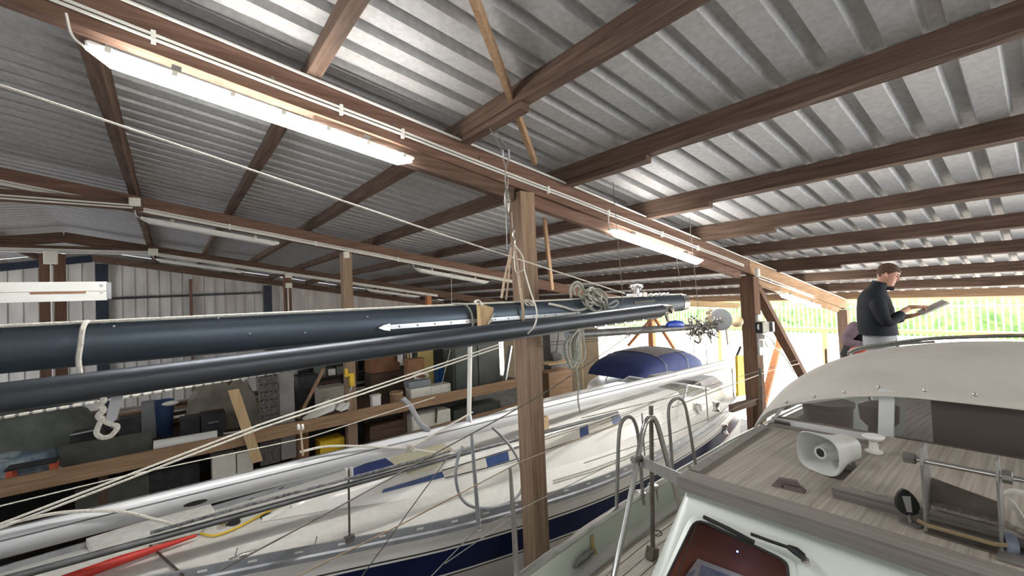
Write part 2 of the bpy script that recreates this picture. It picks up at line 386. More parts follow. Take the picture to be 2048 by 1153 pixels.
# outside: picket fence and hedge --------------------------------
fm = mat('pale_fence_pickets', (.30, .31, .25), (.36, .37, .3), .6, 0, 4)
hm = mat('bright_hedge_leaves', (.035, .085, .02), (.12, .21, .06), .8, 0, 1.6, detail=8)
fence = thing('picket_fence', 'pale steel picket fence along the bright yard', 'fence', (46, 18, 0))
mb = MB()
for i in range(155): mb.box((46, -9+i*.36, 1.5), (.05, .09, 2.9))
o = obj('pickets', mb, fm, fence); o['kind'] = 'stuff'
for z in (.6, 2.5): obj('fence_rail', MB().box((46.07, 18.5, z), (.06, 56, .09)), fm, fence)
mb = MB(); rows = []
for i in range(60):
    y = -14+i*1.1; row = []
    for k in range(10):
        a = k/9; row.append(Vector((47.2+.25*math.sin(i*2.1+k)+(a**3)*1.5+.3*random.random(), y+.3*random.random(), a*4.6+.35*math.sin(i*1.3)*a)))
    rows.append(row)
mb.grid(rows); rows2 = [[Vector((r[-1].x+2, r[-1].y, 0)), r[-1]] for r in rows]; mb.grid(rows2)
tag(obj('hedge', mb, hm, None, True), 'bright green hedge behind the pale picket fence', 'hedge')['kind'] = 'stuff'
# ------------------------------------------------------------------ cables, boxes, lamps
def cable_run(y, xa, xb, offs, label, r=.011, clips=(), sub=None):
    t = thing('cable_run', label, 'cable', V((xa+xb)/2, y, g(xb)-.3))
    for d in offs: obj('cable', MB().tube([V(xa+(xb-xa)*i/14, y, g(xa+(xb-xa)*i/14)-d-.003*math.sin(i*2.2)) for i in range(15)], r, 6), cablew, t, True)
    for x in clips: obj('clip', MB().box(V(x, y+.006, g(x)-sum(offs)/len(offs)), (.025, .03, max(offs)-min(offs)+.05)), whitepl, t)
    return t
cable_run(3.465, -2.1, 8.2, (.165, .195), 'pair of white cables clipped along the near reddish brown rafter', .011, (-.05, 1.1, 1.62, 3.35, 4.4, 5.6, 6.6))
cable_run(3.465, -2.1, 14.3, (.02,), 'pale wire lying along the top edge of the near rafter', .012)
cable_run(3.465, 8.75, 11.8, (.26, .31), 'pair of white cables on the pale rafter near the eave', .012, (9.4, 10.6))
cable_run(9.475, -2.1, 8.0, (.20, .235, .255), 'white cables along the rafter over the junk platform', .014, (.9, 2.4, 4.2))
cable_run(16.41, -.3, 9, (.2, .235, .27), 'white cables along the dark rafter nearest the back wall', .018, (1.6, 5.0))
for y, z, lab in ((9.352, 1.745, 'white cables along the horizontal tie beam over the junk platform'), (16.285, 1.70, 'white cables along the horizontal tie beam by the back wall')):
    t = thing('cable_run', lab, 'cable', V(-3, y, z))
    for d in (0, .045, .085)[:2 if y < 10 else 3]: obj('cable', MB().tube([V(-7, y, z+d+.03), V(-3, y, z+d), V(-.45, y, z+d)], .014 if y < 10 else .018, 6), cablew, t, True)
def jbox(c, s, label, m=whitepl):
    t = thing('junction_box', label, 'junction box', Vector(c)-Vector((0, 0, s[2]/2)))
    obj('box_body', MB().box(c, s, None, 0, .01), m, t); obj('lid', MB().box(Vector(c)-Vector((0, s[1]/2+.004, 0)), (s[0]*.86, .008, s[2]*.86)), creampl, t)
    return t
jbox(V(-.42, 9.33, 1.84), (.15, .07, .14), 'white junction box where the tie beam meets the rafter over the junk platform')
jbox(V(-.35, 16.2, 1.77), (.22, .09, .2), 'white junction box on the rafter nearest the back wall')
jbox(V(-2.42, 16.3, 1.56), (.26, .09, .34), 'grey white junction box on the double dark post')
jbox(V(3.0, 9.44, 1.08), (.12, .06, .14), 'white junction box on the post with the yellow drill')
jbox(V(3.22, 16.35, 1.1), (.2, .08, .17), 'upper socket box on the dark post near the back wall'); jbox(V(3.22, 16.35, .75), (.2, .08, .17), 'lower socket box on the dark post near the back wall')
jbox(V(8.55, 3.38, .28), (.10, .05, .16), 'small white junction box at the top of the dark socket post')
for a, b, lab in ((V(-2.42, 16.33, 1.38), V(-2.42, 16.37, -3), 'white cable dropping down the double dark post'), (V(3.19, 16.36, .65), V(3.19, 16.37, -3), 'white cable dropping from the socket boxes near the back wall')):
    cord('cable', [a, b], .02, cablew, lab, 'cable')
def lamp(xa, xb, y, d, lit, label, w=.11, curl=True):
    a, b = V(xa, y, g(xa)-d), V(xb, y, g(xb)-d)
    ax = (b-a).normalized(); n = NR
    t = thing('led_batten', label, 'lamp', (a+b)/2-n*.05)
    M = Matrix((ax, Vector((0, 1, 0)), ax.cross(Vector((0, 1, 0))))).transposed(); L = (b-a).length; c = (a+b)/2
    obj('housing', MB().box(c+n*.035, (L, w*.8, .035), M, 0, .012), whitepl, t)
    mb = MB(); rows = []                    # rounded trough diffuser
    N = 18
    for i in range(N+1):
        u = -1+2*i/N; e = min(1, (1-abs(u))*L/2/.05); k = math.sqrt(max(0, 1-(1-e)**2))*.9+.1
        x = u*L/2
        rows.append([c+M@Vector((x, w/2*math.cos(math.pi*j/8)*k, .017-(.062*math.sin(math.pi*j/8)**.7*k if 0 < j < 8 else 0))) for j in range(9)])
    mb.grid(rows); obj('diffuser', mb, LEDON if lit else LEDOFF, t, True)
    for i in range(7):
        u = -.9+1.8*i/6
        for s in (-1, 1): obj('clip', MB().box(c+M@Vector((u*L/2, s*(w*.5+.004), .02)), (.03, .012, .035), M), creampl, t)
    for u in (-.6, .6): obj('bracket', MB().box(c+M@Vector((u*L/2, 0, .075)), (.05, .05, .05), M), greysteel, t)
    obj('feed_cable', MB().tube(curve([c+M@Vector((-L/2, 0, .02)), c+M@Vector((-L/2-.06, -.01, .06)), c+M@Vector((-L/2-.1, -.02, .17))], 5), .007, 6), cablew, t, True)
    return t
lamp(-.36, 1.68, 3.44, .435, True, 'large glowing LED batten under the near rafter', .14)
lamp(4.4, 6.6, 3.44, .42, True, 'glowing LED batten between the big post and the dark socket post', .14)
lamp(9.9, 12.1, 3.46, .49, True, 'glowing LED batten by the open eave', .14)
lamp(-.36, 1.68, -2.57, .435, True, 'unseen glowing LED batten added above the foredeck of the cabin boat', .14)  # unseen batten behind the camera, added to light boats and roof
lamp(4.4, 6.6, -2.57, .42, True, 'unseen glowing LED batten added above the cockpit of the cabin boat', .14)  # also out of view, added as extra lamp light
lamp(-.36, 1.7, 9.42, .41, False, 'unlit LED batten on the rafter by the tie beam junction box', .14)
lamp(4.6, 6.7, 9.42, .41, False, 'unlit LED batten on the rafter beyond the post with the yellow drill', .14)
lamp(-.3, 1.9, 16.35, .42, False, 'unlit LED batten on the dark rafter in front of the back wall', .14)
lamp(5.9, 8.0, 16.35, .42, False, 'unlit LED batten on the low end of the dark back rafter', .14)
# ================================================================== THE BOAT UNDER THE CAMERA
def lerp_tab(tab, x):
    if x <= tab[0][0]: return tab[0][1]
    for (x0, y0), (x1, y1) in zip(tab, tab[1:]):
        if x <= x1:
            t = (x-x0)/(x1-x0); return y0+(y1-y0)*t
    return tab[-1][1]
def smooth_tab(tab, n=8):
    c = curve([(a, b, 0) for a, b in tab], n); return [(p.x, p.y) for p in c]
B1 = smooth_tab([(-3.2, .02), (-2.2, .72), (-1, 1.22), (0, 1.55), (1.4, 1.80), (2.35, 1.90), (3.5, 1.945), (4.4, 1.965), (6.5, 1.9), (8.5, 1.65), (9.6, 1.35)])
DK = -1.62; RT = -1.45
boat = thing('cabin_boat', 'pale cabin boat with weathered wooden deck and cream sprayhood', 'boat', (3, 0, 0))
xs = [-3.2+i*.4 for i in range(33)]
def b1(x): return lerp_tab(B1, x)
mb = MB()
for s in (1, -1):
    rows = []
    for x in xs:
        b = b1(x); rows.append([V(x, s*b, RT), V(x, s*b*.985, RT-.4), V(x, s*b*.95, RT-1.0), V(x, s*b*.72, RT-1.7), V(x, s*b*.25, RT-2.3), V(x, s*.06, RT-2.65)])
    mb.grid(rows)
mb.grid([[V(xs[-1], b1(xs[-1])*k*f, RT+z) for k in (-1, 1)] for f, z in ((1, 0), (.985, -.4), (.95, -1), (.72, -1.7), (.25, -2.3), (.05, -2.65))])
obj('hull', mb, gelcoat, boat, True)
obj('keel', MB().box((3, 0, .2), (3.2, .22, .4)), blackp, boat)
bul = mat('pale_green_bulwark', (.60, .66, .585), (.68, .73, .65), .35, 0, 3)
for s in (1, -1):
    mb = MB(); mb.grid([[V(x, s*(b1(x)-.012), RT), V(x, s*(b1(x)-.05), RT), V(x, s*(b1(x)-.06), DK+.012)] for x in xs])
    obj('bulwark', mb, bul, boat, True)
    obj('cap_rail', MB().tube([V(x, s*(b1(x)-.03), RT+.006) for x in xs], .024, 8), whitepl if s < 0 else chrome, boat, True)
    mb = MB(); mb.grid([[V(x, s*(b1(x)-.055), DK+.014), V(x, s*(b1(x)-.125), DK+.014), V(x, s*(b1(x)-.13), DK-.02)] for x in xs])
    obj('covering_board', mb, whitepl, boat, True)
mb = MB(); mb.grid([[V(x, -b1(x)+.07, DK-.008), V(x, b1(x)-.07, DK-.008)] for x in xs]); obj('subdeck', mb, blackr, boat)
# deck planks, laid along the side, each its own piece
PLW = .072
for s in (1, -1):
    for k in range(17 if s > 0 else 12):
        mb = MB(); sec = []
        for x in xs[3:]:
            e = b1(x)-.135; y1 = e-k*PLW; y0 = y1-PLW+.006
            if y0 < .02: continue
            zz = DK+random.uniform(-.001, .001)
            sec.append([V(x, s*y0, DK-.006), V(x, s*y0, zz), V(x, s*y1, zz), V(x, s*y1, DK-.006)])
        if len(sec) > 1: mb.grid(sec, 0, True); obj('deck_plank', mb, deckX, boat)
# fairlead with a rust-stained scupper on the bulwark
sc = obj('fairlead', MB().tube(curve([V(1.83, 1.79, -1.585), V(1.80, 1.775, -1.56), V(1.89, 1.785, -1.535), V(1.98, 1.795, -1.555), V(1.95, 1.80, -1.585), V(1.83, 1.79, -1.585)], 4), .010, 6), greysteel, boat, True)
obj('rust_stain', MB().prism([V(1.98, 1.812, -1.47), V(2.01, 1.812, -1.475), V(2.0, 1.803, -1.53), V(2.02, 1.80, -1.59), V(1.95, 1.798, -1.59), V(1.975, 1.803, -1.53)], (0, .006, 0)), mat('rust_streak', (.5, .42, .22), (.42, .32, .13), .8, 0, 30), boat)
# cabin ----------------------------------------------------------
CT = -.75; CXF = 1.64; CW = .97
FA = V(1.60, .9, -.80); FB = V(1.33, .9, -1.04); FN = Vector((0, 1, 0)).cross(FB-FA).normalized()
if FN.x > 0: FN = -FN
prof = [(1.60, -.795), (1.043, -1.302), (1.0, DK)]
mb = MB()
rows = []
for (x, z) in prof:
    w_ = CW-.02+.03*(-.795-z)
    rows.append([V(x+.34, w_+.012, z), V(x+.08, w_+.008, z), V(x+.03, w_, z), V(x+.008, w_-.008, z), V(x, w_-.02, z), V(x, w_-.4, z), V(x, 0, z), V(x, -w_+.4, z), V(x, -w_+.1, z), V(x+.035, -w_+.012, z), V(x+.34, -w_-.012, z)])
CABROWS = rows
mb = MB()
for s in (1, -1): mb.prism([V(1.60+.2, s*.95, -.80), V(1.3, s*.975, DK), V(6.2, s*1.08, DK), V(6.2, s*1.03, -.85), V(2.7, s*.995, -.80)], (0, -.03*s, 0))
obj('cabin_side', mb, cabinwhite, boat)
roofpoly = [V(1.60, -.95, CT-.045), V(1.60, .95, CT-.045), V(1.75, .96, CT-.045), V(2.45, .99, CT-.045), V(2.75, 1.01, CT-.045), V(2.75, -1.01, CT-.045), V(2.45, -.99, CT-.045), V(1.75, -.96, CT-.045)]
cr = obj('cabin_roof', MB().prism(roofpoly, (0, 0, .045)), teakX, boat)
obj('roof_trim', MB().bar(V(CXF-.03, -.96, CT-.012), V(CXF-.03, .96, CT-.012), .085, .05, (0, 0, 1)), trimY, boat)
obj('side_trim', MB().bar(V(1.66, .94, CT-.01), V(2.47, .98, CT-.01), .04, .05), trimY, boat)
cp = obj('coaming_plank', MB().bar(V(2.53, -.95, CT+.003), V(2.53, .985, CT+.003), .03, .02), trimY, boat)
# flat bar from the cabin corner to the stanchion
flat = mat('worn_grey_flat_bar', (.24, .235, .225), (.3, .295, .285), .5, .2, 12)
obj('stay_bar', MB().bar(V(CXF-.01, .965, CT-.03), PY(1284, 924, 1.56), .012, .055, (0, 0, 1)), flat, boat)
# front window -----------------------------------------------------
def onfront(pts, off=0): return [PP(x, y, FA, FN)+FN*off for x, y in pts]
def round_poly(pts, r=.25, n=4):
    out = []
    for i in range(len(pts)):
        a, b, c = Vector(pts[i-1]), Vector(pts[i]), Vector(pts[(i+1) % len(pts)])
        p, q = b.lerp(a, r), b.lerp(c, r)
        for k in range(n+1):
            t = k/n; out.append(p*(1-t)**2+b*2*t*(1-t)+q*t*t)
    return out
outer = round_poly(onfront([(1384, 1026), (1590, 1122), (1600, 1212), (1300, 1212)], .004), .13)
inner = round_poly(onfront([(1393, 1040), (1575, 1126), (1583, 1200), (1316, 1200)], .008), .13)
from mathutils.geometry import tessellate_polygon
mb.grid([r[0:5] for r in CABROWS]); mb.grid([r[8:11] for r in CABROWS]); mb.grid([[r[4], r[8]] for r in CABROWS[1:]])
pl_o = [CABROWS[0][4], CABROWS[0][8], CABROWS[1][8], CABROWS[1][4]]; pl_h = [p-FN*((p-FA).dot(FN)) for p in outer]
tri = tessellate_polygon([pl_o, pl_h]); mb.add(pl_o+pl_h, [tuple(t_) for t_ in tri]); cab = obj('cabin', mb, cabinwhite, boat, True)
n_ = len(outer); mb = MB(); mb.grid([[p-FN*.01 for p in outer], outer, inner, [p-FN*.006 for p in inner]], 0, True); wf = obj('window_frame', mb, cabinwhite, boat, True)
obj('window_gasket', MB().tube(inner, .0045, 6, closed=True), blackr, boat, True)
glass_dark = clearmat('tinted_window_glass', (.02, .014, .012), .2, .06)
obj('window_pane', MB().prism([p-FN*.004 for p in inner], -FN*.003), glass_dark, boat)
# what shows behind the pane: red-brown lining, a printed sheet, a blue indicator
def behind(pts, off): return [PP(x, y, FA-FN*off, FN) for x, y in pts]
FD = (FB-FA).normalized(); l0 = FA-FN*.12
obj('cabin_lining', MB().prism([Vector((p.x, yy, p.z)) for p, yy in ((l0-FD*.03, .92), (l0+FD*.62, .92), (l0+FD*.62, -.92), (l0-FD*.03, -.92))], -FN*.01).prism([Vector((p.x, .925, p.z)) for p in (FA-FN*.01-FD*.0, FA-FN*.01+FD*.62, l0+FD*.62, l0)], (0, .005, 0)), mat('red_brown_lining', (.55, .2, .13), (.42, .14, .09), .6, 0, 4), boat)
sh = obj('printed_sheet', MB().prism(behind([(1396, 1118), (1560, 1180), (1520, 1230), (1345, 1190)], .100), -FN*.003), mat('white_paper', (.72, .72, .76), (.78, .78, .82), .7, 0, 3), boat)
for q in ([(1376, 1147), (1394, 1139), (1384, 1153), (1368, 1162)], [(1402, 1130), (1480, 1160), (1470, 1185), (1395, 1160)]):
    obj('print_block', MB().prism(behind(q, .0995), -FN*.001), mat('blue_print', (.25, .32, .55), (.45, .5, .68), .7, 0, 30), sh)
obj('indicator_light', MB().ball(PP(1463, 1087, FA, FN)-FN*.06, .003, 8, 6), BLUELED, boat, True)
wp = obj('wiper', MB().tube(onfront([(1508, 1078), (1545, 1092), (1588, 1107)], .03), .006, 6), blackr, boat, True)
obj('wiper_blade', MB().tube(onfront([(1412, 1041), (1460, 1064), (1512, 1092)], .022), .008, 6), blackr, wp, True)
obj('wiper_pivot', MB().tube(onfront([(1582, 1104), (1597, 1112), (1612, 1124)], .03), [.008, .013, .011], 8), blackr, wp, True)
obj('pivot_nut', MB().lathe(PP(1613, 1127, FA, FN), FN, [(0, .012), (.02, .012), (.024, .008)], 8), chrome, wp)
# hatch on the cabin roof --------------------------------------------
hp = [PZ(1662, 985, CT), PZ(1725, 903, CT)]
hx0, hx1, hy = 1.80, 2.50, .515
ht = obj('sliding_hatch', MB().hexa([V(hx0, -.5, CT), V(hx1, -.44, CT), V(hx1, .50, CT), V(hx0, hy, CT)]+[V(hx0+.025, -.48, CT+.055), V(hx1, -.43, CT+.06), V(hx1, .485, CT+.06), V(hx0+.025, hy-.03, CT+.055)]), teakX, boat)
obj('hatch_front', MB().bar(V(hx0+.004, -.5, CT+.024), V(hx0+.004, hy-.01, CT+.024), .02, .048, (-.35, 0, 1)), trimY, ht)
# sprayhood -----------------------------------------------------------
WX = 2.585
A_ = [(1.055, -.79, 2.46), (1.015, -.70, 2.49), (.945, -.635, 2.53), (.76, -.565, 2.55), (.5, -.505, 2.55), (.25, -.495, 2.55), (0, -.495, 2.55)]
Bv = [(1.13, -.83, 3.25), (1.09, -.66, 3.25), (1.0, -.555, 3.25), (.745, -.43, 3.25), (.415, -.355, 3.25), (.2, -.335, 3.25), (0, -.33, 3.25)]
Cv = [(1.15, -.85, 3.6), (1.12, -.68, 3.6), (1.02, -.57, 3.62), (.76, -.45, 3.64), (.42, -.38, 3.66), (.2, -.36, 3.66), (0, -.355, 3.66)]
def arcrow(T): h = [V(x, y, z) for y, z, x in T]; return h+[V(x, -y, z) for y, z, x in reversed(T[:-1])]
rA, rB, rC = arcrow(A_), arcrow(Bv), arcrow(Cv)
def mix(a, b, t, up): return [p.lerp(q, t)+Vector((0, 0, up)) for p, q in zip(a, b)]
rows = [curve(r, 3) for r in ([p+Vector((.004, 0, -.022)) for p in rA], rA, mix(rA, rB, .25, .022), mix(rA, rB, .5, .03), mix(rA, rB, .75, .018), rB, mix(rB, rC, .5, .008), rC)]
mb = MB().grid(rows); hood = obj('sprayhood', mb, canvas, boat, True); so = hood.modifiers.new('thickness', 'SOLIDIFY'); so.thickness = .004
sub = hood.modifiers.new('smooth', 'SUBSURF'); sub.levels = 1; sub.render_levels = 1
fr = mat('white_window_frame', (.70, .72, .73), (.76, .78, .79), .35, .1, 3)
clear = clearmat('clear_windscreen', (.22, .19, .18), .30, .04)
smoky = clearmat('smoky_windscreen', (.13, .11, .10), .52, .16)
ws = obj('windscreen_frame', MB().bar(V(WX, -.99, -.735), V(WX, .985, -.735), .028, .034).bar(V(WX, .505, -.72), V(WX, .49, -.50), .022, .055, (0, 1, 0)).bar(V(WX, -.505, -.72), V(WX, -.49, -.50), .022, .055, (0, 1, 0)).bar(V(WX, -.52, -.507), V(WX, .52, -.507), .02, .02).bar(V(WX, .52, -.512), V(WX, .92, -.64), .016, .014).bar(V(WX, .92, -.64), V(WX, .985, -.735), .016, .014).bar(V(WX, -.52, -.512), V(WX, -.92, -.64), .016, .014).bar(V(WX, -.92, -.64), V(WX, -.985, -.735), .016, .014), fr, boat)
obj('pane', MB().prism([V(WX, -.475, -.718), V(WX, .475, -.718), V(WX, .465, -.515), V(WX, -.465, -.515)], (.004, 0, 0)), smoky, ws)
for s in (1, -1): obj('pane', MB().prism([V(WX, s*.53, -.718), V(WX, s*.97, -.725), V(WX, s*.91, -.645), V(WX, s*.515, -.522)], (.004, 0, 0)), clear, ws)
for y in (.42, .93, -.42):
    obj('hinge', MB().box(V(WX-.018, y, -.735), (.006, .075, .026)).box(V(WX-.019, y, -.765), (.006, .075, .024)).tube([V(WX-.02, y-.04, -.749), V(WX-.02, y+.04, -.749)], .005, 6), fr if y < .9 else chrome, ws)
for p in [(1574, 808), (1629, 797), (1689, 788), (1758, 778), (1850, 784), (1950, 793), (1545, 839), (1521, 868)]:
    q = PX(p[0], p[1]-3, 2.538 if p[0] > 1560 else 2.48); obj('snap', MB().lathe(q, (-1, 0, .2), [(0, .008), (.006, .0075), (.009, .003)], 8), chrome, hood, True)
# grab rails over the hood and rail wire aft
rail = obj('hood_rail', MB().tube(curve([PX(1697, 706, 4.1), PX(1716, 697, 4.1), PX(1760, 690, 4.1), PX(1850, 679, 4.1), PX(1950, 674, 4.1), PX(2048, 672, 4.1), PX(2200, 676, 4.1)], 4), .012, 8), greysteel, boat, True)
obj('hood_rail', MB().tube(curve([PX(1700, 712, 4.3), PX(1718, 701, 4.3), PX(1790, 690, 4.3), PX(1870, 684, 4.3)], 4), .009, 8), greysteel, boat, True)
obj('rail_support', MB().tube([V(4.1, .62, DK), PX(1697, 706, 4.1)], .012, 8), greysteel, boat, True)
obj('rail_support', MB().tube([V(4.1, -.35, DK), PX(2200, 676, 4.1)], .012, 8), greysteel, boat, True)
# gate hoops, leaning A-frame, bitts -------------------------------------
def hoop(pts, y, r=.0125):
    o = obj('gate_hoop', MB().tube(curve([PY(x, yy, y) for x, yy in pts], 4), r, 8), greysteel, boat, True); return o
hoop([(1232, 1052), (1235, 950), (1238, 870), (1245, 843), (1257, 834), (1268, 842), (1276, 870), (1281, 930), (1287, 1010)], 1.86)
hoop([(1346, 955), (1341, 880), (1337, 825), (1343, 804), (1357, 797), (1369, 808), (1377, 845), (1387, 905), (1395, 950)], 1.86)
aft = obj('a_frame', MB().tube(curve([PY(1222, 1178, 1.55), PY(1252, 1040, 1.55), PY(1275, 920, 1.55), PY(1287, 860, 1.55), PY(1294, 842, 1.55), PY(1303, 836, 1.55), PY(1313, 845, 1.55), PY(1330, 905, 1.55), PY(1348, 970, 1.55), PY(1366, 1040, 1.55)], 4), .0165, 10), chrome, boat, True)
obj('clamp', MB().lathe(PY(1266, 921, 1.55), (1, 0, -.1), [(0, .02), (.05, .024), (.075, .024)], 10), greysteel, aft, True)
pp = obj('flat_post', MB().bar(PY(1302, 812, 1.58), PY(1306, 1112, 1.58), .03, .012, (0, 1, 0)), dullsteel, boat)
obj('post_foot', MB().bar(PY(1306, 1095, 1.58), V(PY(1302, 1122, 1.58).x, 1.58, DK), .06, .05, (0, 1, 0)), dullsteel, pp)
obj('ring', MB().tube(curve([PY(1311, 1063, 1.56), PY(1318, 1062, 1.55), PY(1324, 1069, 1.54), PY(1316, 1073, 1.55), PY(1311, 1070, 1.56)], 4), .004, 6), dullsteel, pp, True)
bp_ = PZ(1286, 1037, DK); d = Vector((1, .02, 0))
bitt = obj('bitts', MB().box(bp_+d*.06+Vector((0, 0, .006)), (.34, .09, .012)), greysteel, boat)
for k in (0, .17):
    q = bp_+d*(k-.02)+Vector((0, 0, .012)); obj('bollard', MB().lathe(q, (0, 0, 1), [(0, .034), (.15, .03), (.165, .042), (.18, .04), (.186, .02)], 14).tube([q+Vector((-.07, 0, .1)), q+Vector((.07, 0, .1))], .009, 6), chrome, bitt, True)
obj('stanchion', MB().tube([PY(1034, 1170, 1.775), PY(1028, 1050, 1.775), PY(1020, 936, 1.775)], [.016, .014, .008], 8), greysteel, boat, True)
# what shows through the sprayhood windows: bulkhead, winch, bucket
obj('cockpit_bulkhead', MB().box(V(3.75, -.15, -1.1), (.03, 1.3, .75)), mat('dark_brown_bulkhead', (.11, .07, .055), (.16, .105, .085), .5, 0, 4), boat)
obj('cockpit_floor', MB().box(V(3.3, 0, -1.2), (1.2, 1.9, .03)), cabinwhite, boat)
obj('cockpit_winch', MB().lathe(V(3.05, .62, -1.18), (0, 0, 1), [(0, .09), (.28, .06), (.38, .05), (.42, .085), (.5, .09), (.52, .04)], 16), dullsteel, boat, True)
obj('cockpit_bucket', MB().lathe(V(3.2, .9, -1.18), (0, 0, 1), [(0, .1), (.42, .13), (.43, .14), (.45, .14), (.45, .12)], 18), mat('dark_grey_bucket', (.07, .065, .065), None, .4), boat, True)
# gunwale posts aft and lifelines
for x in (4.75, 6.6): obj('stanchion', MB().tube([V(x, b1(x)-.04, RT), V(x+.02, b1(x)-.05, RT+.62)], .014, 8), dullsteel, boat, True)
for z in (.58, .3): obj('lifeline', MB().tube([V(2.0, 1.86, RT+z+.1), V(2.95, 1.87, RT+z+.05), V(4.77, 1.93, RT+z), V(6.6, 1.86, RT+z), V(8.8, 1.5, RT+z)], .003, 5), wirel, boat, True)
# things standing on the cabin roof -------------------------------------
hornm = mat('off_white_horn_plastic', (.58, .60, .56), (.65, .67, .63), .45, 0, 5)
m0 = PZ(1636, 947, CT)+Vector((0, 0, .078)); bk = PZ(1722, 890, CT+.078); bk = m0+(bk-m0).normalized()*.185; ax = (bk-m0).normalized()
hl = thing('horn_speaker', 'off-white horn loudspeaker lying on the wooden cabin roof', 'loudspeaker', (m0+bk)/2-Vector((0, 0, .078)))
sdv = ax.cross(Vector((0, 0, 1))).normalized(); upv = sdv.cross(ax).normalized()
def hring(t, rw, rh, sq=.5, n=28):
    out = []
    for k in range(n):
        a = 2*math.pi*k/n; c, s = math.cos(a), math.sin(a); e = .62
        out.append(m0+ax*t+sdv*(rw*abs(c)**e*(1 if c > 0 else -1))+upv*(rh*abs(s)**e*(1 if s > 0 else -1)))
    return out
mb = MB().grid([hring(0, .088, .076), hring(.006, .09, .078), hring(.05, .076, .066), hring(.09, .06, .056), hring(.13, .052, .05), hring(.175, .05, .048), hring(.185, .04, .04), hring(.186, .005, .005)], 0, True)
mb.grid([hring(0, .088, .076), hring(.004, .083, .071), hring(.05, .066, .056), hring(.085, .05, .046), hring(.10, .03, .03)], 0, True)
obj('bell', mb, hornm, hl, True)
obj('inner_cone', MB().lathe(m0+ax*.10, -ax, [(0, .042), (.03, .036), (.075, .026), (.082, .025), (.082, .017), (.04, .016)], 18, 0, False), hornm, hl, True)
obj('throat', MB().lathe(m0+ax*.022, -ax, [(0, .0165), (.004, .0165)], 16), blackr, hl)
obj('mounting_foot', MB().box(m0+ax*.14-Vector((0, 0, .064)), (.05, .07, .024)), hornm, hl)
c = PZ(1748, 905, CT+.06)
an = thing('antenna', 'white mushroom antenna on a round pedestal before the windscreen', 'antenna', c)
obj('pedestal', MB().lathe(c, (0, 0, 1), [(0, .030), (.005, .030), (.007, .018), (.038, .014), (.05, .015), (.054, .013)], 16), whitepl, an, True)
obj('dome', MB().lathe(c+Vector((0, 0, .052)), (0, 0, 1), [(0, .02), (.005, .035), (.011, .037), (.016, .034), (.02, .018), (.021, .002)], 22), whitepl, an, True)
for s in (-1, 1): obj('thumb_screw', MB().lathe(c+Vector((0, s*.014, .04)), (0, s, 0), [(0, .005), (.008, .006), (.014, .006)], 8), chrome, an)
c = PZ(1576, 977, CT); cl = thing('wooden_fairlead', 'small purple grey wooden fairlead screwed to the cabin roof', 'fairlead', c)
dv = (PZ(1600, 984, CT)-PZ(1552, 972, CT)).normalized(); M = Matrix((dv, Vector((0, 0, 1)).cross(dv), Vector((0, 0, 1)))).transposed()
pw_ = wood('purple_grey_wood', (.12, .09, .09), (.2, .16, .16), 'Y')
mb = MB(); mb.hexa([c+M@Vector(v) for v in ((-.05, -.02, 0), (.055, -.02, 0), (.055, .02, 0), (-.05, .02, 0), (-.04, -.014, .016), (.042, -.014, .016), (.042, .014, .016), (-.04, .014, .016))])
obj('base', mb, pw_, cl)
mb = MB(); mb.hexa([c+M@Vector(v) for v in ((-.035, -.013, .016), (.036, -.013, .02), (.036, .013, .02), (-.035, .013, .016), (-.03, -.01, .03), (.028, -.01, .034), (.028, .01, .034), (-.03, .01, .03))])
obj('jaw', mb, pw_, cl); obj('hole', MB().lathe(c+M@Vector((-.012, -.021, .01)), M@Vector((0, -1, .0)), [(0, .005), (.0015, .005)], 10), blackr, cl)
c = PZ(1822, 1049, CT); hk = thing('winch_handle', 'black oval lever on a small steel plate beside the mast bracket', 'lever', c)
tp = PZ(1808, 1006, CT+.06)-c; up_ = Vector((0, .012, .105)); sdv2 = Vector((-.62, .78, 0)); 
fwd = sdv2.cross(up_).normalized()
poly = [c+up_*(.25+.37*(1-math.cos(a)))+sdv2*(.026*math.sin(a)*(1.15-.32*math.cos(a+math.pi))) for a in [2*math.pi*k/20 for k in range(20)]]
obj('paddle', MB().prism([p-fwd*.005 for p in poly], fwd*.01), blackr, hk)
obj('insert', MB().prism([c+up_*u+sdv2*v-fwd*.0056 for u, v in ((.35, -.007), (.35, .007), (.8, .011), (.8, -.011))], fwd*.0112), alu, hk)
obj('stem', MB().tube([c, c+up_*.3], .006, 8), greysteel, hk, True); obj('foot_plate', MB().lathe(c, (0, 0, 1), [(0, .028), (.004, .028), (.006, .01)], 14), greysteel, hk, True)
# mast bracket
x0, x1 = 1.74, 1.86; yl, yr = .265, .115
tb = thing('mast_bracket', 'open steel mast foot bracket with a through bolt on the cabin roof', 'bracket', V(1.8, .19, CT))
for y in (yl, yr):
    obj('side_plate', MB().prism([V(x0, y, CT), V(x1, y, CT), V(x1, y, CT+.12), V(x0+.075, y, CT+.25), V(x0+.01, y, CT+.25), V(x0, y, CT+.2)], (0, -.006, 0)), greysteel, tb)
mb = MB(); obj('back_plate', mb.prism([V(x1, yl-.006, CT), V(x1, yr, CT), V(x1, yr, CT+.10), V(x1, (yl+yr)/2, CT+.115), V(x1, yl-.006, CT+.13)], (.005, 0, 0)), dullsteel, tb)
obj('base_plate', MB().box(V(1.80, .19, CT+.003), (.13, .15, .006)), dullsteel, tb)
bo = obj('through_bolt', MB().tube([V(1.775, yl+.035, CT+.205), V(1.775, yr-.05, CT+.205)], .008, 10), chrome, tb, True)
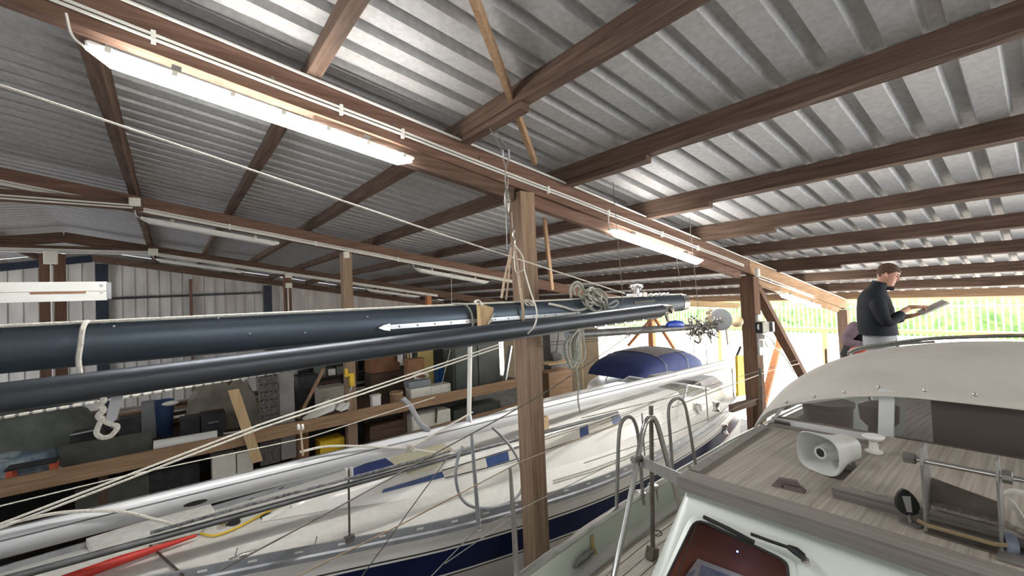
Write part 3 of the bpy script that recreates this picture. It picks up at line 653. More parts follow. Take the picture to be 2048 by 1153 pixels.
obj('bolt_head', MB().lathe(V(1.775, yl+.012, CT+.205), (0, 1, 0), [(0, .012), (.004, .018), (.03, .018)], 6), greysteel, bo); obj('nut', MB().lathe(V(1.775, yr-.01, CT+.205), (0, -1, 0), [(0, .018), (.018, .018), (.02, .01)], 10), greysteel, bo)
obj('front_strap', MB().tube([V(x0-.006, yl+.012, CT+.035), V(x0-.012, yl-.01, CT+.03), V(x0-.012, yr+.01, CT+.03), V(x0-.006, yr-.015, CT+.035)], .006, 6), mat('brass', (.45, .34, .2), (.5, .4, .25), .4, .8, 9), tb, True)
c = V(1.70, .03, CT)
bl = thing('rope_blocks', 'pair of grey blue turning blocks with a webbing rope beside the mast bracket', 'pulley block', c)
bgm = mat('grey_blue_casting', (.10, .12, .17), (.16, .18, .23), .4, .2, 12)
for k, (dx, dy) in enumerate(((.03, .055), (-.01, -.01), (.0, -.09))): obj('cheek', MB().lathe(V(1.76+dx, .05+dy, CT+.005), (-.3, .95, .1), [(-.016, .03), (-.012, .042), (.012, .042), (.016, .03)], 18), bgm, bl, True)
obj('block_base', MB().box(V(1.76, .02, CT+.006), (.12, .2, .012)), greysteel, bl)
web = mat('white_webbing', (.55, .54, .5), (.66, .65, .6), .9, 0, 40)
obj('webbing', MB().tube(curve([V(1.95, .14, CT+.02), V(1.93, .11, CT+.11), V(1.88, .05, CT+.13), V(1.84, -.1, CT+.11), V(1.80, -.3, CT+.02)], 5), .012, 8, sx=.35), web, bl, True)
obj('webbing', MB().tube(curve([V(1.90, .10, CT+.10), V(1.84, .08, CT+.085), V(1.80, .065, CT+.06), V(1.79, .06, CT+.02)], 5), .012, 8, sx=.35), web, bl, True)
# ================================================================== THE WHITE YACHT
CL = 5.3
YB = smooth_tab([(-2.2, .02), (-1.2, .36), (.33, .70), (1.33, .95), (2.57, 1.27), (4.6, 1.54), (7.2, 1.42), (9.0, 1.12), (9.95, .87)])
YS = smooth_tab([(-2.2, -2.08), (.33, -2.25), (1.33, -2.32), (2.57, -2.38), (4.6, -2.43), (7.2, -2.43), (9.95, -2.36)])
def yb(x): return lerp_tab(YB, x)
def ys(x): return lerp_tab(YS, x)
yacht = thing('sailing_yacht', 'white sailing yacht with navy hull stripe and silver mast laid over its deck', 'yacht', (4, CL, 0))
yx = [-2.2+i*12.15/44 for i in range(45)]
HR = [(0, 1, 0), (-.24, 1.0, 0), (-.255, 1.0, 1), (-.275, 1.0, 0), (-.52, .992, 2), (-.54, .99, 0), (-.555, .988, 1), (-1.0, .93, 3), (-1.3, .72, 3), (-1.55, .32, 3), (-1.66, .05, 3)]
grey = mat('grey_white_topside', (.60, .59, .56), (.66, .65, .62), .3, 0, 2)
mb = MB()
for s in (-1, 1):
    for (d0, f0, _), (d1, f1, m) in zip(HR, HR[1:]):
        mb.grid([[V(x, CL+s*yb(x)*f0, ys(x)+d0), V(x, CL+s*yb(x)*f1, ys(x)+d1)] for x in yx], m)
x = yx[-1]
mb.grid([[V(x, CL-yb(x)*f, ys(x)+d), V(x, CL+yb(x)*f, ys(x)+d)] for d, f, _ in HR], 0)
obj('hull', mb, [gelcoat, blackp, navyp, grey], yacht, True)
obj('keel', MB().box((4.2, CL, .24), (2.4, .2, .48)), navyp, yacht)
mb = MB(); mb.grid([[V(x, CL+yb(x)*k, ys(x)-.01+.05*(1-k*k)) for k in (-1, -.6, -.2, .2, .6, 1)] for x in yx]); obj('deck', mb, deckwhite, yacht, True)
for s in (-1, 1):
    mb = MB(); mb.grid([[V(x, CL+s*(yb(x)+o), ys(x)+z) for o, z in ((-.02, -.01), (-.02, .045), (.006, .045), (.01, -.03), (.028, -.045), (.028, -.085), (0, -.095))] for x in yx]); tr = obj('toe_rail', mb, alugrey, yacht, True)
    if s < 0:
        for i in range(30):
            x = -1.3+i*.36; d = Vector((.36, -(yb(x+.36)-yb(x)), ys(x+.36)-ys(x))).normalized()
            obj('drain_slot', MB().bar(V(x, CL-yb(x)-.010, ys(x)+.012), V(x, CL-yb(x)-.010, ys(x)+.012)+d*.07, .006, .016), whitepl, tr)
    obj('rubbing_strake', MB().tube([V(x, CL+s*(yb(x)+.006), ys(x)-.135) for x in yx], .008, 6), gelcoat, yacht, True)
# coachroof ---------------------------------------------------------
CB = smooth_tab([(.72, .02), (1.56, .27), (2.4, .53), (3.3, .77), (5.06, .96), (6.42, .93), (7.6, .88)])
CZ = smooth_tab([(.72, -2.25), (2.0, -2.06), (3.3, -1.99), (5, -1.94), (7.6, -1.93)])
def cb(x): return lerp_tab(CB, x)
def cz(x): return lerp_tab(CZ, x)
cx_ = [.72+i*6.9/24 for i in range(25)]
mb = MB(); rows = []
for x in cx_:
    b, z, zb = cb(x), cz(x), ys(x)-.01; q = min(.14, b*.4)
    rows.append([V(x, CL-b, zb), V(x, CL-b+q*.75, z-.05), V(x, CL-b+q, z-.012), V(x, CL-b+q+.06, z), V(x, CL, z+.04), V(x, CL+b-q-.06, z), V(x, CL+b-q, z-.012), V(x, CL+b-q*.75, z-.05), V(x, CL+b, zb)])
mb.grid(rows); mb.add(rows[-1], [tuple(range(9))]); coach = obj('coachroof', mb, gelcoat, yacht, True)
def onside(px, py, out=.012):
    Y = 4.7
    for _ in range(12):
        p = PY(px, py, Y); b, z, zb = cb(p.x), cz(p.x)+H, ys(p.x)-.01+H; q = min(.14, b*.4)
        t = max(0, min(1, (p.z-zb)/max(.02, z-.05-zb))); Y = Y*.4+.6*(CL-b+q*.75*t)
    return PY(px, py, Y-out)
def ontop(px, py, up=.012):
    z = -2.0
    for _ in range(12):
        p = PZ(px, py, z); b = cb(p.x); k = abs(p.y-CL)
        zz = cz(p.x)+.04*(1-min(1, k/max(.05, b))) if k < b else ys(p.x)+.02
        z = z*.4+.6*zz
    return PZ(px, py, z+up)
def ondeck(px, py, up=.012):
    z = -2.3
    for _ in range(12):
        p = PZ(px, py, z); k = (p.y-CL)/max(.1, yb(p.x)); z = z*.4+.6*(ys(p.x)-.01+.05*(1-min(1, k*k)))
    return PZ(px, py, z+up)
curt = mat('cream_window_curtain', (.66, .63, .56), (.75, .72, .66), .8, 0, 3, (60, 60, 1), bump=.2)
def sidewin(pts, m, nm='window'): return obj(nm, MB().prism([onside(*p) for p in pts], (0, .008, 0)), m, coach)
sidewin([(764, 987), (767, 980), (833, 960), (884, 944), (889, 955), (830, 970)], bluewin, 'blue_stripe')
sidewin([(884, 944), (930, 930), (971, 917), (975, 935), (930, 946), (889, 956)], curt)
sidewin([(971, 917), (1016, 903), (1019, 922), (975, 935)], bluewin, 'blue_stripe')
sidewin([(1016, 903), (1060, 887), (1102, 872), (1103, 895), (1062, 908), (1019, 922)], curt)
sidewin([(1102, 872), (1159, 856), (1160, 876), (1103, 895)], curt); sidewin([(1159, 856), (1176, 850), (1178, 869), (1160, 876)], bluewin, 'blue_stripe')
sidewin([(1176, 850), (1221, 835), (1226, 850), (1178, 868)], curt); sidewin([(1221, 835), (1239, 829), (1245, 842), (1226, 850)], bluewin, 'blue_stripe')
for a, b in (([(890, 957), (975, 936), (1019, 924), (1103, 897), (1178, 871), (1246, 844)], 0), ([(884, 942), (971, 915), (1016, 901), (1102, 870), (1176, 848), (1239, 827)], 0)):
    obj('window_seal', MB().tube([onside(*p, .016) for p in a], .006, 6), blackr, coach, True)
obj('coach_seam', MB().tube([ondeck(x, y, .004) for x, y in ((520, 1046), (610, 1030), (700, 1012), (800, 991), (900, 970))], .004, 5), mat('seam_grey', (.5, .49, .46), None, .7), yacht)
obj('nonskid_patch', MB().prism([ontop(*p) for p in ((770, 928), (800, 905), (880, 885), (905, 898), (850, 920), (790, 935))], (0, 0, .004)), nonskid, coach)
obj('nonskid_patch', MB().prism([ontop(*p) for p in ((812, 946), (820, 938), (890, 918), (884, 930), (824, 951))], (0, 0, .004)), nonskid, coach)
hat = obj('deck_hatch', MB().prism([ontop(*p, .02) for p in ((703, 958), (707, 942), (766, 918), (788, 934))], (0, 0, .03)), navyc, yacht)
ring = obj('deck_plate', MB().lathe(ondeck(533, 1033, .012), (0, 0, 1), [(0, .062), (.006, .06), (.008, .05)], 18), blackp, yacht, True)
obj('vent_slot', MB().bar(ontop(558, 979), ontop(567, 975), .012, .006), blackr, yacht); obj('vent_slot', MB().bar(ontop(498, 1001), ontop(507, 997), .012, .006), blackr, yacht)
# deckhouse windscreen, porthole coaming ------------------------------
hx0, hx1 = 7.6, 9.3
house = obj('cockpit_coaming', MB().hexa([V(7.3, CL-1.02, -2.45), V(9.5, CL-.8, -2.42), V(9.5, CL+.8, -2.42), V(7.3, CL+1.02, -2.45), V(7.55, CL-.9, -2.08), V(9.4, CL-.7, -2.12), V(9.4, CL+.7, -2.12), V(7.55, CL+.9, -2.08)]), gelcoat, yacht, True)
pz = PY(1408, 817, CL-.93)
pt = obj('porthole', MB().lathe(V(7.98, CL-.935, -2.29), (-.06, -1, .25), [(0, .1), (.02, .1), (.03, .085), (.02, .07)], 20, 0, False), chrome, house, True)
obj('porthole_glass', MB().lathe(V(7.98, CL-.93, -2.29), (-.06, -1, .25), [(.005, .072), (.012, .072)], 18), mat('amber_dark_glass', (.16, .07, .04), (.22, .1, .06), .1), pt)
wsy = obj('cockpit_windscreen', MB().bar(V(7.62, CL-.85, -2.08), V(8.05, CL-.7, -1.885), .03, .03).bar(V(8.05, CL-.7, -1.885), V(8.05, CL+.7, -1.885), .03, .03).bar(V(7.62, CL+.85, -2.08), V(8.05, CL+.7, -1.885), .03, .03).bar(V(8.9, CL-.72, -2.1), V(8.05, CL-.7, -1.885), .03, .03).bar(V(7.62, CL-.85, -2.08), V(7.62, CL+.85, -2.08), .03, .03).bar(V(7.62, CL, -2.08), V(8.05, CL, -1.885), .03, .03), alu, yacht)
gg = clearmat('greenish_clear_glass', (.55, .6, .5), .28, .05)
for y0, y1 in ((-.84, -.02), (.02, .84)): obj('pane', MB().prism([V(7.64, CL+y0, -2.06), V(7.64, CL+y1, -2.06), V(8.04, CL+y1*.83, -1.895), V(8.04, CL+y0*.83, -1.895)], (.004, 0, .004)), gg, wsy)
obj('pane', MB().prism([V(7.72, CL-.84, -2.06), V(8.85, CL-.715, -2.08), V(8.06, CL-.7, -1.90)], (0, .004, 0)), gg, wsy)
obj('cover', MB().hexa([V(8.6, CL-.75, -2.12), V(9.6, CL-.7, -2.12), V(9.6, CL+.7, -2.12), V(8.6, CL+.75, -2.12), V(8.7, CL-.62, -1.93), V(9.5, CL-.55, -1.94), V(9.5, CL+.55, -1.94), V(8.7, CL+.62, -1.93)]), mat('grey_vinyl', (.26, .25, .25), (.34, .33, .33), .5, 0, 5), yacht)
# stanchions, hoop tube, pulpit pieces ----------------------------------
st = obj('guard_tube', MB().tube(curve([PY(x, y, 4.02) for x, y in ((985, 856), (1003, 873), (1025, 900), (1040, 930), (1046, 962), (1040, 987), (1020, 1005), (985, 1017), (945, 1014), (922, 996), (912, 962), (914, 925), (925, 893))], 4), .017, 8), alugrey, yacht, True)
obj('stanchion', MB().tube([PY(943, 868, 3.94), PY(958, 1060, 3.94)], [.018, .024], 10), alugrey, yacht, True)
ln = PY(958, 1060, 3.94); obj('stanchion_foot', MB().ball(ln, .026, 10, 6), whitepl, yacht, True)
q = PY(699, 1078, 4.36); obj('stanchion', MB().tube([PY(697, 940, 4.36), q], .011, 8), dullsteel, yacht, True); obj('stanchion_base', MB().box(q+Vector((0, 0, .0)), (.09, .05, .05)), greysteel, yacht)
obj('stanchion_caps', MB().box(PY(692, 945, 4.36), (.02, .05, .09), None, 0, .008).box(PY(703, 943, 4.36), (.02, .05, .09), None, 0, .008), whitepl, yacht)
for x in (5.4, 7.6, 9.4):
    q = V(x, CL-yb(x)+.05, ys(x)+.04); obj('stanchion', MB().tube([q, q+Vector((0, .01, .62))], .012, 8), greysteel, yacht, True)
for z in (.6, .33): obj('lifeline', MB().tube([V(4.9, CL-yb(4.9)+.05, ys(5)+z+.04), V(5.4, CL-yb(5.4)+.05, ys(5.4)+z+.04), V(7.6, CL-yb(7.6)+.05, ys(7.6)+z+.04), V(9.4, CL-yb(9.4)+.05, ys(9.4)+z+.04)], .004, 5), wirel, yacht, True)
for px_, py_ in ((1432, 800), (1448, 845)):
    q = PY(px_, py_+12, 4.05); obj('winch', MB().lathe(q-Vector((0, 0, .1)), (0, 0, 1), [(0, .075), (.05, .05), (.12, .055), (.16, .075), (.18, .06)], 14), chrome, yacht, True)
cle = PY(652, 1096, 4.5)
for (px_, py_) in ((490, 1120), (650, 1096)):
    q = ondeck(px_-20, py_-6, .01); obj('chainplate', MB().bar(q, q+Vector((.02, 0, .07)), .02, .006), greysteel, yacht)
for a_, b_ in (((258, 1058), (288, 1083)), ((300, 1092), (366, 1152))): obj('deck_rod', MB().tube([ondeck(*a_, .05), ondeck(*b_, .03)], .011, 6), dullsteel, yacht, True)
cq = ondeck(486, 1114, .02); obj('cleat', MB().tube([cq-Vector((.11, .03, 0))+Vector((0, 0, .03)), cq+Vector((0, 0, .02)), cq+Vector((.11, -.03, .03))], [.008, .014, .008], 8).box(cq, (.06, .03, .04)), chrome, yacht, True)
cq = ondeck(468, 1048, .0); obj('deck_fitting', MB().lathe(cq, (0, 0, 1), [(0, .06), (.03, .055), (.035, .03), (.05, .02)], 14), blackr, yacht, True); obj('deck_fitting', MB().lathe(ondeck(444, 1056, .0), (0, 0, 1), [(0, .045), (.05, .04), (.055, .01)], 12), chrome, yacht, True)
for k_ in (0, 1): obj('deck_line', MB().tube([ondeck(*p, .012) for p in ((1106, 962+5*k_), (1180, 940+5*k_), (1250, 914+5*k_), (1310, 886+5*k_))], .007, 5), ropeg, yacht, True)
# loose gear on the foredeck ---------------------------------------------
cord('hose', curve([ondeck(*p, .02) for p in ((402, 1068), (430, 1072), (470, 1058), (505, 1040), (552, 1016), (600, 1000))], 5), .011, yellowm, 'yellow hose curling over the yacht foredeck', 'hose')
rp = [ondeck(100, 1172, .05), ondeck(245, 1120, .055), ondeck(392, 1072, .055)]
tag(obj('pole_sleeve', MB().tube(rp, [.045, .04, .015], 10), redm, None, True), 'red fabric sleeve lying along the yacht foredeck', 'sleeve')
crump = mat('crumpled_white_foam', (.66, .65, .60), (.78, .77, .72), .9, 0, 14, bump=.8)
mb = MB()
a, b, c_, d_ = [PZ(*p, -2.05) for p in ((176, 1082), (262, 1052), (424, 1012), (275, 1104))]
sp = [PZ(*p, -2.10) for p in ((172, 1078), (262, 1051), (420, 1006), (428, 1020), (400, 1052), (268, 1084), (186, 1099))]
cc = sum(sp, Vector())/len(sp)
mb = MB(); top = [p+Vector((0, 0, .02*math.sin(i*3.1))) for i, p in enumerate(sp)]; low = [p-Vector((0, 0, .07)) for p in sp]
mb.grid([low, top], 0, True); mb.add(top+[cc+Vector((0, 0, .015))], [(i, (i+1) % 7, 7) for i in range(7)]); mb.add(low, [tuple(range(7))])
tag(obj('foam_pad', mb, crump), 'crumpled white foam pad on the yacht foredeck beneath the silver mast', 'foam pad')
# silver mast on top -------------------------------------------------------
SY, SZ0, SZ1 = 4.72, PY(0, 1090, 4.72), PY(1472, 724, 4.72)
dm = (SZ1-SZ0).normalized(); sm0 = SZ0-dm*1.6
mast = thing('silver_mast', 'long silver aluminium mast lying above the white yacht', 'mast', (4, SY, SZ1.z-.1))
obj('tube', MB().tube([sm0.lerp(SZ1, i/10) for i in range(11)], .100, 20, sx=.68, sy=1.0, up=(0, 0, 1)), mastsilver, mast, True)
for dz, dy in ((.045, .0635),): obj('groove', MB().tube([sm0.lerp(SZ1, i/10)+Vector((0, -dy, dz)) for i in range(11)], .005, 5), foilg, mast)
obj('luff_track', MB().tube([sm0.lerp(SZ1, i/10)+Vector((0, 0, .102)) for i in range(11)], .007, 5), foilg, mast)
e = SZ1; hd = obj('masthead', MB().tube([e-dm*.05, e+dm*.22], .085, 16, sx=.7, up=(0, 0, 1)).bar(e+dm*.05+Vector((0, 0, .1)), e+dm*.3+Vector((0, 0, .32)), .05, .06).box(e+dm*.22-Vector((0, 0, .09)), (.14, .1, .1)), blackp, mast, True)
obj('sheave', MB().lathe(e+dm*.2+Vector((0, -.07, 0)), (0, -1, 0), [(0, .05), (.02, .05), (.03, .02)], 14), greysteel, hd, True)
obj('sheave', MB().lathe(e-dm*.3+Vector((0, -.05, -.16)), (0, -1, 0), [(0, .07), (.03, .07), (.04, .03)], 16), whitepl, hd, True)
sl = PY(391, 1006, SY-.055); obj('halyard_slot', MB().prism([sl+dm*(.085*math.cos(a))+Vector((0, .0, .02*math.sin(a))) for a in [2*math.pi*k/14 for k in range(14)]], (0, -.012, 0)), blackr, mast)
sp0 = PY(938, 838, SY); spr = obj('spreader', MB().tube([sp0, PY(940, 690, SY)], .029, 12, sx=1.0), whitepl, mast, True); obj('spreader_socket', MB().lathe(sp0-Vector((0, 0, .05)), (0, 0, 1), [(0, .045), (.06, .04), (.1, .032)], 12), alu, spr, True)
for x in (-1.55, 4.25):    # trestle supports on the deck
    m_ = sm0.lerp(SZ1, (x-sm0.x)/(SZ1.x-sm0.x)); zb = (cz(x) if .8 < x < 7.5 else ys(x))+H
    tag(obj('mast_chock', MB().box((x, SY+.05, (m_.z-.1+zb)/2), (.1, .22, m_.z-.1-zb)), paleY), 'wooden chock under the silver mast on the white yacht', 'chock', 'chocks under the silver mast')
fo = tag(obj('furling_foil', MB().tube([PY(-60, 1179, 4.25), PY(500, 1026, 4.3), PY(900, 915, 4.35), PY(1235, 826, 4.4)], .026, 10), foilg, None, True), 'dark grey furling foil lying beside the silver mast', 'foil')
cord('foil_rope', [PY(*p) for p in ((300, 1086-19, 4.26), (500, 1026-16, 4.28), (700, 971-14, 4.30), (900, 915-12, 4.33))], .014, mat('dark_braid', (.08, .08, .085), (.3, .3, .31), .9, 0, 30), 'dark braided rope wound along the furling foil')
# ropes on the silver mast
cord('rope', curve([PY(*p, SY-.09) for p in ((0, 1052), (110, 1028), (200, 1022), (255, 1026), (310, 1040), (370, 1056))], 5), .013, ropew, 'pale loose rope sagging over the silver mast near the foam pad')
cord('rope', curve([PY(*p, SY-.08) for p in ((600, 905), (650, 894), (720, 893), (780, 896), (830, 900), (880, 907), (940, 908))], 4), .012, ropew, 'white rope lashed across the silver mast to the knot')
cord('rope', [PY(820, 896, SY-.1), PY(945, 825, SY-.06)], .012, ropew, 'white rope from the knot up to the spreader foot')
mb = MB()
for k in range(3): mb.tube(curve([PY(822+6*math.cos(a+k)*1.3, 897+7*math.sin(a*1.0+k*2), SY-.115-.012*math.sin(a*2+k)) for a in [i*2*math.pi/8 for i in range(8)]], 3), .010, 6)
tag(obj('rope_knot', mb, ropew, None, True), 'white rope knot hanging on the silver mast flank', 'rope')
# ================================================================== BOAT WITH THE BLUE COVER
bb = thing('covered_boat', 'boat with a navy blue cockpit cover behind the silver mast', 'boat', (11.4, 8.0, 0))
bc = Vector((11.3, 7.75, 0)); L2, W2 = 2.1, 1.12
mb = MB(); rows = []
for i in range(17):
    u = -1+2*i/16; row = []
    hgt = .62*(1-abs(u)**2.6)**.6 if abs(u) < 1 else 0
    for k in range(13):
        a = math.pi*k/12; row.append(Vector((bc.x+u*1.75, bc.y-W2*math.cos(a)*(1-.25*abs(u)**3), H-2.32+hgt*max(0, math.sin(a))**.55)))
    rows.append(row)
mb.grid(rows); cov = obj('cover', mb, navyc, bb, True)
mb = MB(); mb.grid([[r[k]+Vector((0, 0, .014)) for k in range(3, 10)] for r in rows[5:14]]); obj('cover_top', mb, browncanvas, bb, True)
for u in (5, 10): obj('cover_seam', MB().tube([p+Vector((0, 0, .015)) for p in rows[u]], .011, 6), greysteel, cov, True)
mb = MB(); rows = []
for i in range(15):
    u = -1+2*i/14; b = W2*1.12*(1-max(0, u)**3*.2)*(1-max(0, -u)**2.2*.92); x = bc.x+.4+u*3.0
    rows.append([Vector((x, bc.y-b, H-2.5)), Vector((x, bc.y-b*.95, H-3.1)), Vector((x, bc.y-b*.6, H-3.7)), Vector((x, bc.y, H-4.1)), Vector((x, bc.y+b*.6, H-3.7)), Vector((x, bc.y+b*.95, H-3.1)), Vector((x, bc.y+b, H-2.5))])
mb.grid(rows); mb.grid([[r[0], r[-1]] for r in rows]); mb.add(rows[-1], [tuple(range(7))]); obj('hull', mb, gelcoat, bb, True)
obj('keel', MB().box((bc.x+.5, bc.y, .22), (1.6, .15, .44)), navyp, bb)
for p in ((9.75, 7.2), (9.9, 8.2), (12.9, 7.0)): obj('cover_bow', MB().tube([Vector((p[0], p[1], H-2.5)), Vector((p[0]+.25, p[1]*.5+bc.y*.5, H-1.98))], .014, 6), greysteel, bb, True)
rl = MB().tube([Vector((13.3, 6.9, H-2.5)), Vector((13.4, 6.95, H-1.75)), Vector((13.9, 7.6, H-1.72)), Vector((13.9, 7.7, H-2.5))], .018, 6); obj('pushpit', rl, greysteel, bb, True)
# ================================================================== HANGING DARK MASTS
MY = 3.05
m0_ = PY(0, 701, MY); m1_ = PY(1362, 606, MY); dm2 = (m1_-m0_).normalized(); mS = m0_-dm2*1.9
bm_ = thing('dark_blue_mast', 'thick dark blue mast hanging in slings with a riveted track', 'mast', (2, MY, m1_.z-.12))
N = 12; ptsm = [mS.lerp(m1_, i/N) for i in range(N+1)]
obj('tube', MB().tube(ptsm, .110, 24, sx=.62, sy=1.0, up=(0, 0, 1)), mastblue, bm_, True)
obj('sail_groove', MB().tube([p+Vector((0, -.012, .112)) for p in ptsm], .009, 6), alugrey, bm_, True)
obj('top_rope', MB().tube([p+Vector((0, -.03, .112)) for p in ptsm], .008, 6), ropew, bm_, True)
obj('masthead', MB().tube([m1_-dm2*.02, m1_+dm2*.02, m1_+dm2*.10, m1_+dm2*.13], [.112, .112, .108, .06], 18, sx=.66, up=(0, 0, 1)), chrome, bm_, True)
def onm(px, y_off=-.07): return lambda py: PY(px, py, MY+y_off)
# riveted track
ta, tb_ = PY(775, 655, MY-.072), PY(1160, 627, MY-.072); dt = (tb_-ta).normalized()
trk = obj('track', MB().bar(ta, tb_, .014, .032), alu, bm_)
obj('track_end', MB().prism([ta-dt*.075, ta-dt*.035+Vector((0, 0, .018)), ta+dt*.012+Vector((0, 0, .026)), ta+dt*.012-Vector((0, 0, .026)), ta-dt*.035-Vector((0, 0, .018))], (0, -.02, 0)), chrome, trk)
Lt = (tb_-ta).length
for i in range(14):
    c = ta+dt*(Lt*(i+.6)/14)+Vector((0, -.0075, 0)); obj('rivet', MB().lathe(c, (0, -1, 0), [(0, .0075), (.002, .0075), (.0035, .004)], 8), greysteel, trk)
for q in ((228, 653), (437, 637), (500, 668), (610, 666), (735, 634)): obj('screw', MB().lathe(PY(q[0], q[1], MY-.07), (0, -1, .3), [(0, .006), (.003, .004)], 8), alu, bm_)
# winch and fittings near the mast head
wc = PY(1272, 600, MY)+Vector((0, 0, .0)); wz = m0_.lerp(m1_, (wc.x-m0_.x)/(m1_.x-m0_.x)).z+.11
wc = Vector((wc.x, MY-.01, wz))
wn = obj('winch', MB().lathe(wc, (0, 0, 1), [(0, .07), (.025, .07), (.04, .05), (.08, .046), (.10, .066), (.115, .085), (.135, .085), (.145, .05)], 18), chrome, bm_, True)
obj('winch_base', MB().box(wc+Vector((-.08, 0, .016)), (.1, .09, .04)), chrome, wn); obj('winch_base', MB().box(wc+Vector((.11, -.01, .02)), (.08, .07, .05)), chrome, wn)
obj('winch_handle', MB().tube(curve([wc+Vector((-.02, -.03, .1)), wc+Vector((-.1, -.05, .1)), wc+Vector((-.16, -.05, .075))], 4), .011, 8), greysteel, wn, True)
for k in range(5):
    x = .16+k*.09; q = wc+dm2*x+Vector((0, -.02, .0)); obj('fitting', MB().lathe(q-Vector((0, 0, .012)), (.1, 0, 1), [(0, .03), (.025+.012*(k % 2), .026), (.04, .014)], 10).bar(q, q+dm2*.1+Vector((0, -.02, .025)), .012, .018), chrome if k % 2 else greysteel, bm_, True)
obj('side_plate', MB().bar(PY(1268, 606, MY-.07), PY(1310, 602, MY-.07), .006, .03), blackp, bm_)
# second spar
s0 = PY(0, 797, 2.82); s1 = PY(1322, 621, 2.60); ds = (s1-s0).normalized(); sS = s0-ds*2.0
spar = thing('dark_spar', 'slimmer dark grey blue spar hanging beneath the thick mast', 'spar', (1.8, 2.7, s1.z-.07))
obj('tube', MB().tube([sS.lerp(s1, i/10) for i in range(11)], .066, 20), boomgrey, spar, True)
obj('end_cap', MB().tube([s1, s1+ds*.03, s1+ds*.13, s1+ds*.17], [.066, .058, .05, .03], 16), greysteel, spar, True)
obj('end_fitting', MB().lathe(s1+ds*.1+Vector((0, -.05, .0)), (.3, -1, 0), [(0, .045), (.02, .045), (.03, .02)], 14).bar(s1+ds*.08-Vector((0, 0, .04)), s1+ds*.12-Vector((0, 0, .13)), .02, .03), dullsteel, spar, True)
obj('under_track', MB().bar(s0.lerp(s1, .45)-Vector((0, 0, .07)), s1-Vector((0, 0, .068)), .022, .02), blackp, spar)
for k in range(6): q = s0.lerp(s1, .78+.03*k)-Vector((0, .012, .072)); obj('track_screw', MB().box(q, (.03, .01, .008)), chrome, spar)
# ties and wedge
cord('rope_tie', curve([PY(160, 748, 2.92), PY(157, 720, 2.94), PY(161, 690, 2.95), PY(165, 660, 2.965), PY(172, 645, 3.0), PY(180, 645, 3.05)], 4), .011, ropew, 'white rope tie wrapped round the thick dark blue mast')
cord('rope_tie', curve([PY(905, 608, 3.02), PY(930, 610, 2.97), PY(942, 625, 2.955), PY(946, 645, 2.955), PY(945, 653, 2.96)], 4), .008, ropeg, 'thin grey cord tie wrapped round the dark blue mast beside the wedge')
wb = thing('wooden_wedge', 'small wooden wedge block jammed between the dark mast and spar', 'wedge', PY(970, 652, 2.9))
mb = MB(); a, b, c_, d_ = PY(962, 655, 2.86), PY(978, 652, 2.86), PY(988, 616, 2.90), PY(960, 608, 2.90)
mb.prism([a, b, c_, d_], (0, .05, 0)); obj('block', mb, paleZ, wb)
obj('lashing', MB().tube(curve([PY(955, 610, 2.88), PY(950, 604, 2.9), PY(958, 602, 2.95), PY(966, 612, 2.89)], 4), .010, 6), ropew, wb, True)
obj('lashing', MB().tube(curve([PY(988, 628, 2.89), PY(983, 637, 2.86), PY(977, 648, 2.85), PY(986, 640, 2.86)], 4), .006, 6), ropew, wb, True)
# hoist: wires round the purlin, block, hook
hz = thing('wire_hoist', 'grey wire rope hoist block hanging from the purlin above the big post', 'hoist', PY(1027, 492, 3.02))
obj('wire', MB().tube([V(2.19, 3.0, g(2.2)-.02), PY(1005, 305, 3.02)], .005, 6), greysteel, hz); obj('wire', MB().tube([V(2.30, 3.04, g(2.3)-.02), PY(1019, 303, 3.04)], .005, 6), greysteel, hz)
for q in (1006, 1018): obj('ferrule', MB().tube([PY(q, 300, 3.03), PY(q+1, 318, 3.03)], .009, 8), alu, hz, True)
obj('twisted_wires', MB().tube(curve([PY(1006, 316, 3.02), PY(1012, 340, 3.01), PY(1010, 356, 3.03), PY(1013, 380, 3.02)], 4), .006, 6).tube(curve([PY(1018, 316, 3.03), PY(1011, 342, 3.03), PY(1016, 360, 3.02), PY(1014, 380, 3.03)], 4), .006, 6), greysteel, hz, True)
bkp = PY(1014, 402, 3.02); obj('pulley_block', MB().ball(bkp, (.03, .022, .11), 12, 10), greysteel, hz, True)
obj('pulley_cheek', MB().lathe(bkp-Vector((0, .03, 0)), (0, 1, 0), [(0, .022), (.012, .024), (.06, .022)], 12), dullsteel, hz, True)
for q in ((1013, 500), (1024, 456)): obj('wire', MB().tube([PY(q[0]-1, 425, 3.02), PY(q[0]+1, q[1], 3.02)], .004, 6), greysteel, hz)
obj('hook', MB().tube(curve([PY(1027, 462, 3.02), PY(1026, 474, 3.02), PY(1030, 480, 3.02), PY(1029, 490, 3.02), PY(1023, 494, 3.02), PY(1021, 486, 3.02)], 4), .007, 8).box(PY(1027, 463, 3.02), (.025, .02, .02)), chrome, hz, True)
# slings from the hook round the masts
hk_ = PY(1026, 492, 3.02)
def sl_(pts, r, m, lab): return cord('sling_rope', curve([hk_+Vector(pts[0])]+[PY(*p) for p in pts[1:]], 4), r, m, lab, 'rope')
sl_([(0, .02, 0), (1018, 520, 3.1), (1009, 560, 3.13), (1003, 597, 3.14)], .012, ropeb, 'beige flecked sling rope behind the dark mast on the outer side')
sl_([(-.01, .0, 0), (1020, 530, 3.08), (1015, 575, 3.12), (1012, 600, 3.13)], .009, ropeb, 'thin beige flecked sling strand beside the hook')
sl_([(.0, -.02, 0), (1034, 530, 2.99), (1041, 580, 2.955), (1046, 620, 2.945), (1047, 648, 2.955)], .014, ropeb, 'thick beige flecked sling rope in front of the dark mast track')
sl_([(.01, -.01, 0), (1028, 510, 3.0), (1032, 545, 2.98), (1048, 540, 2.97)], .006, ropew, 'white cord loop hanging at the sling hook')
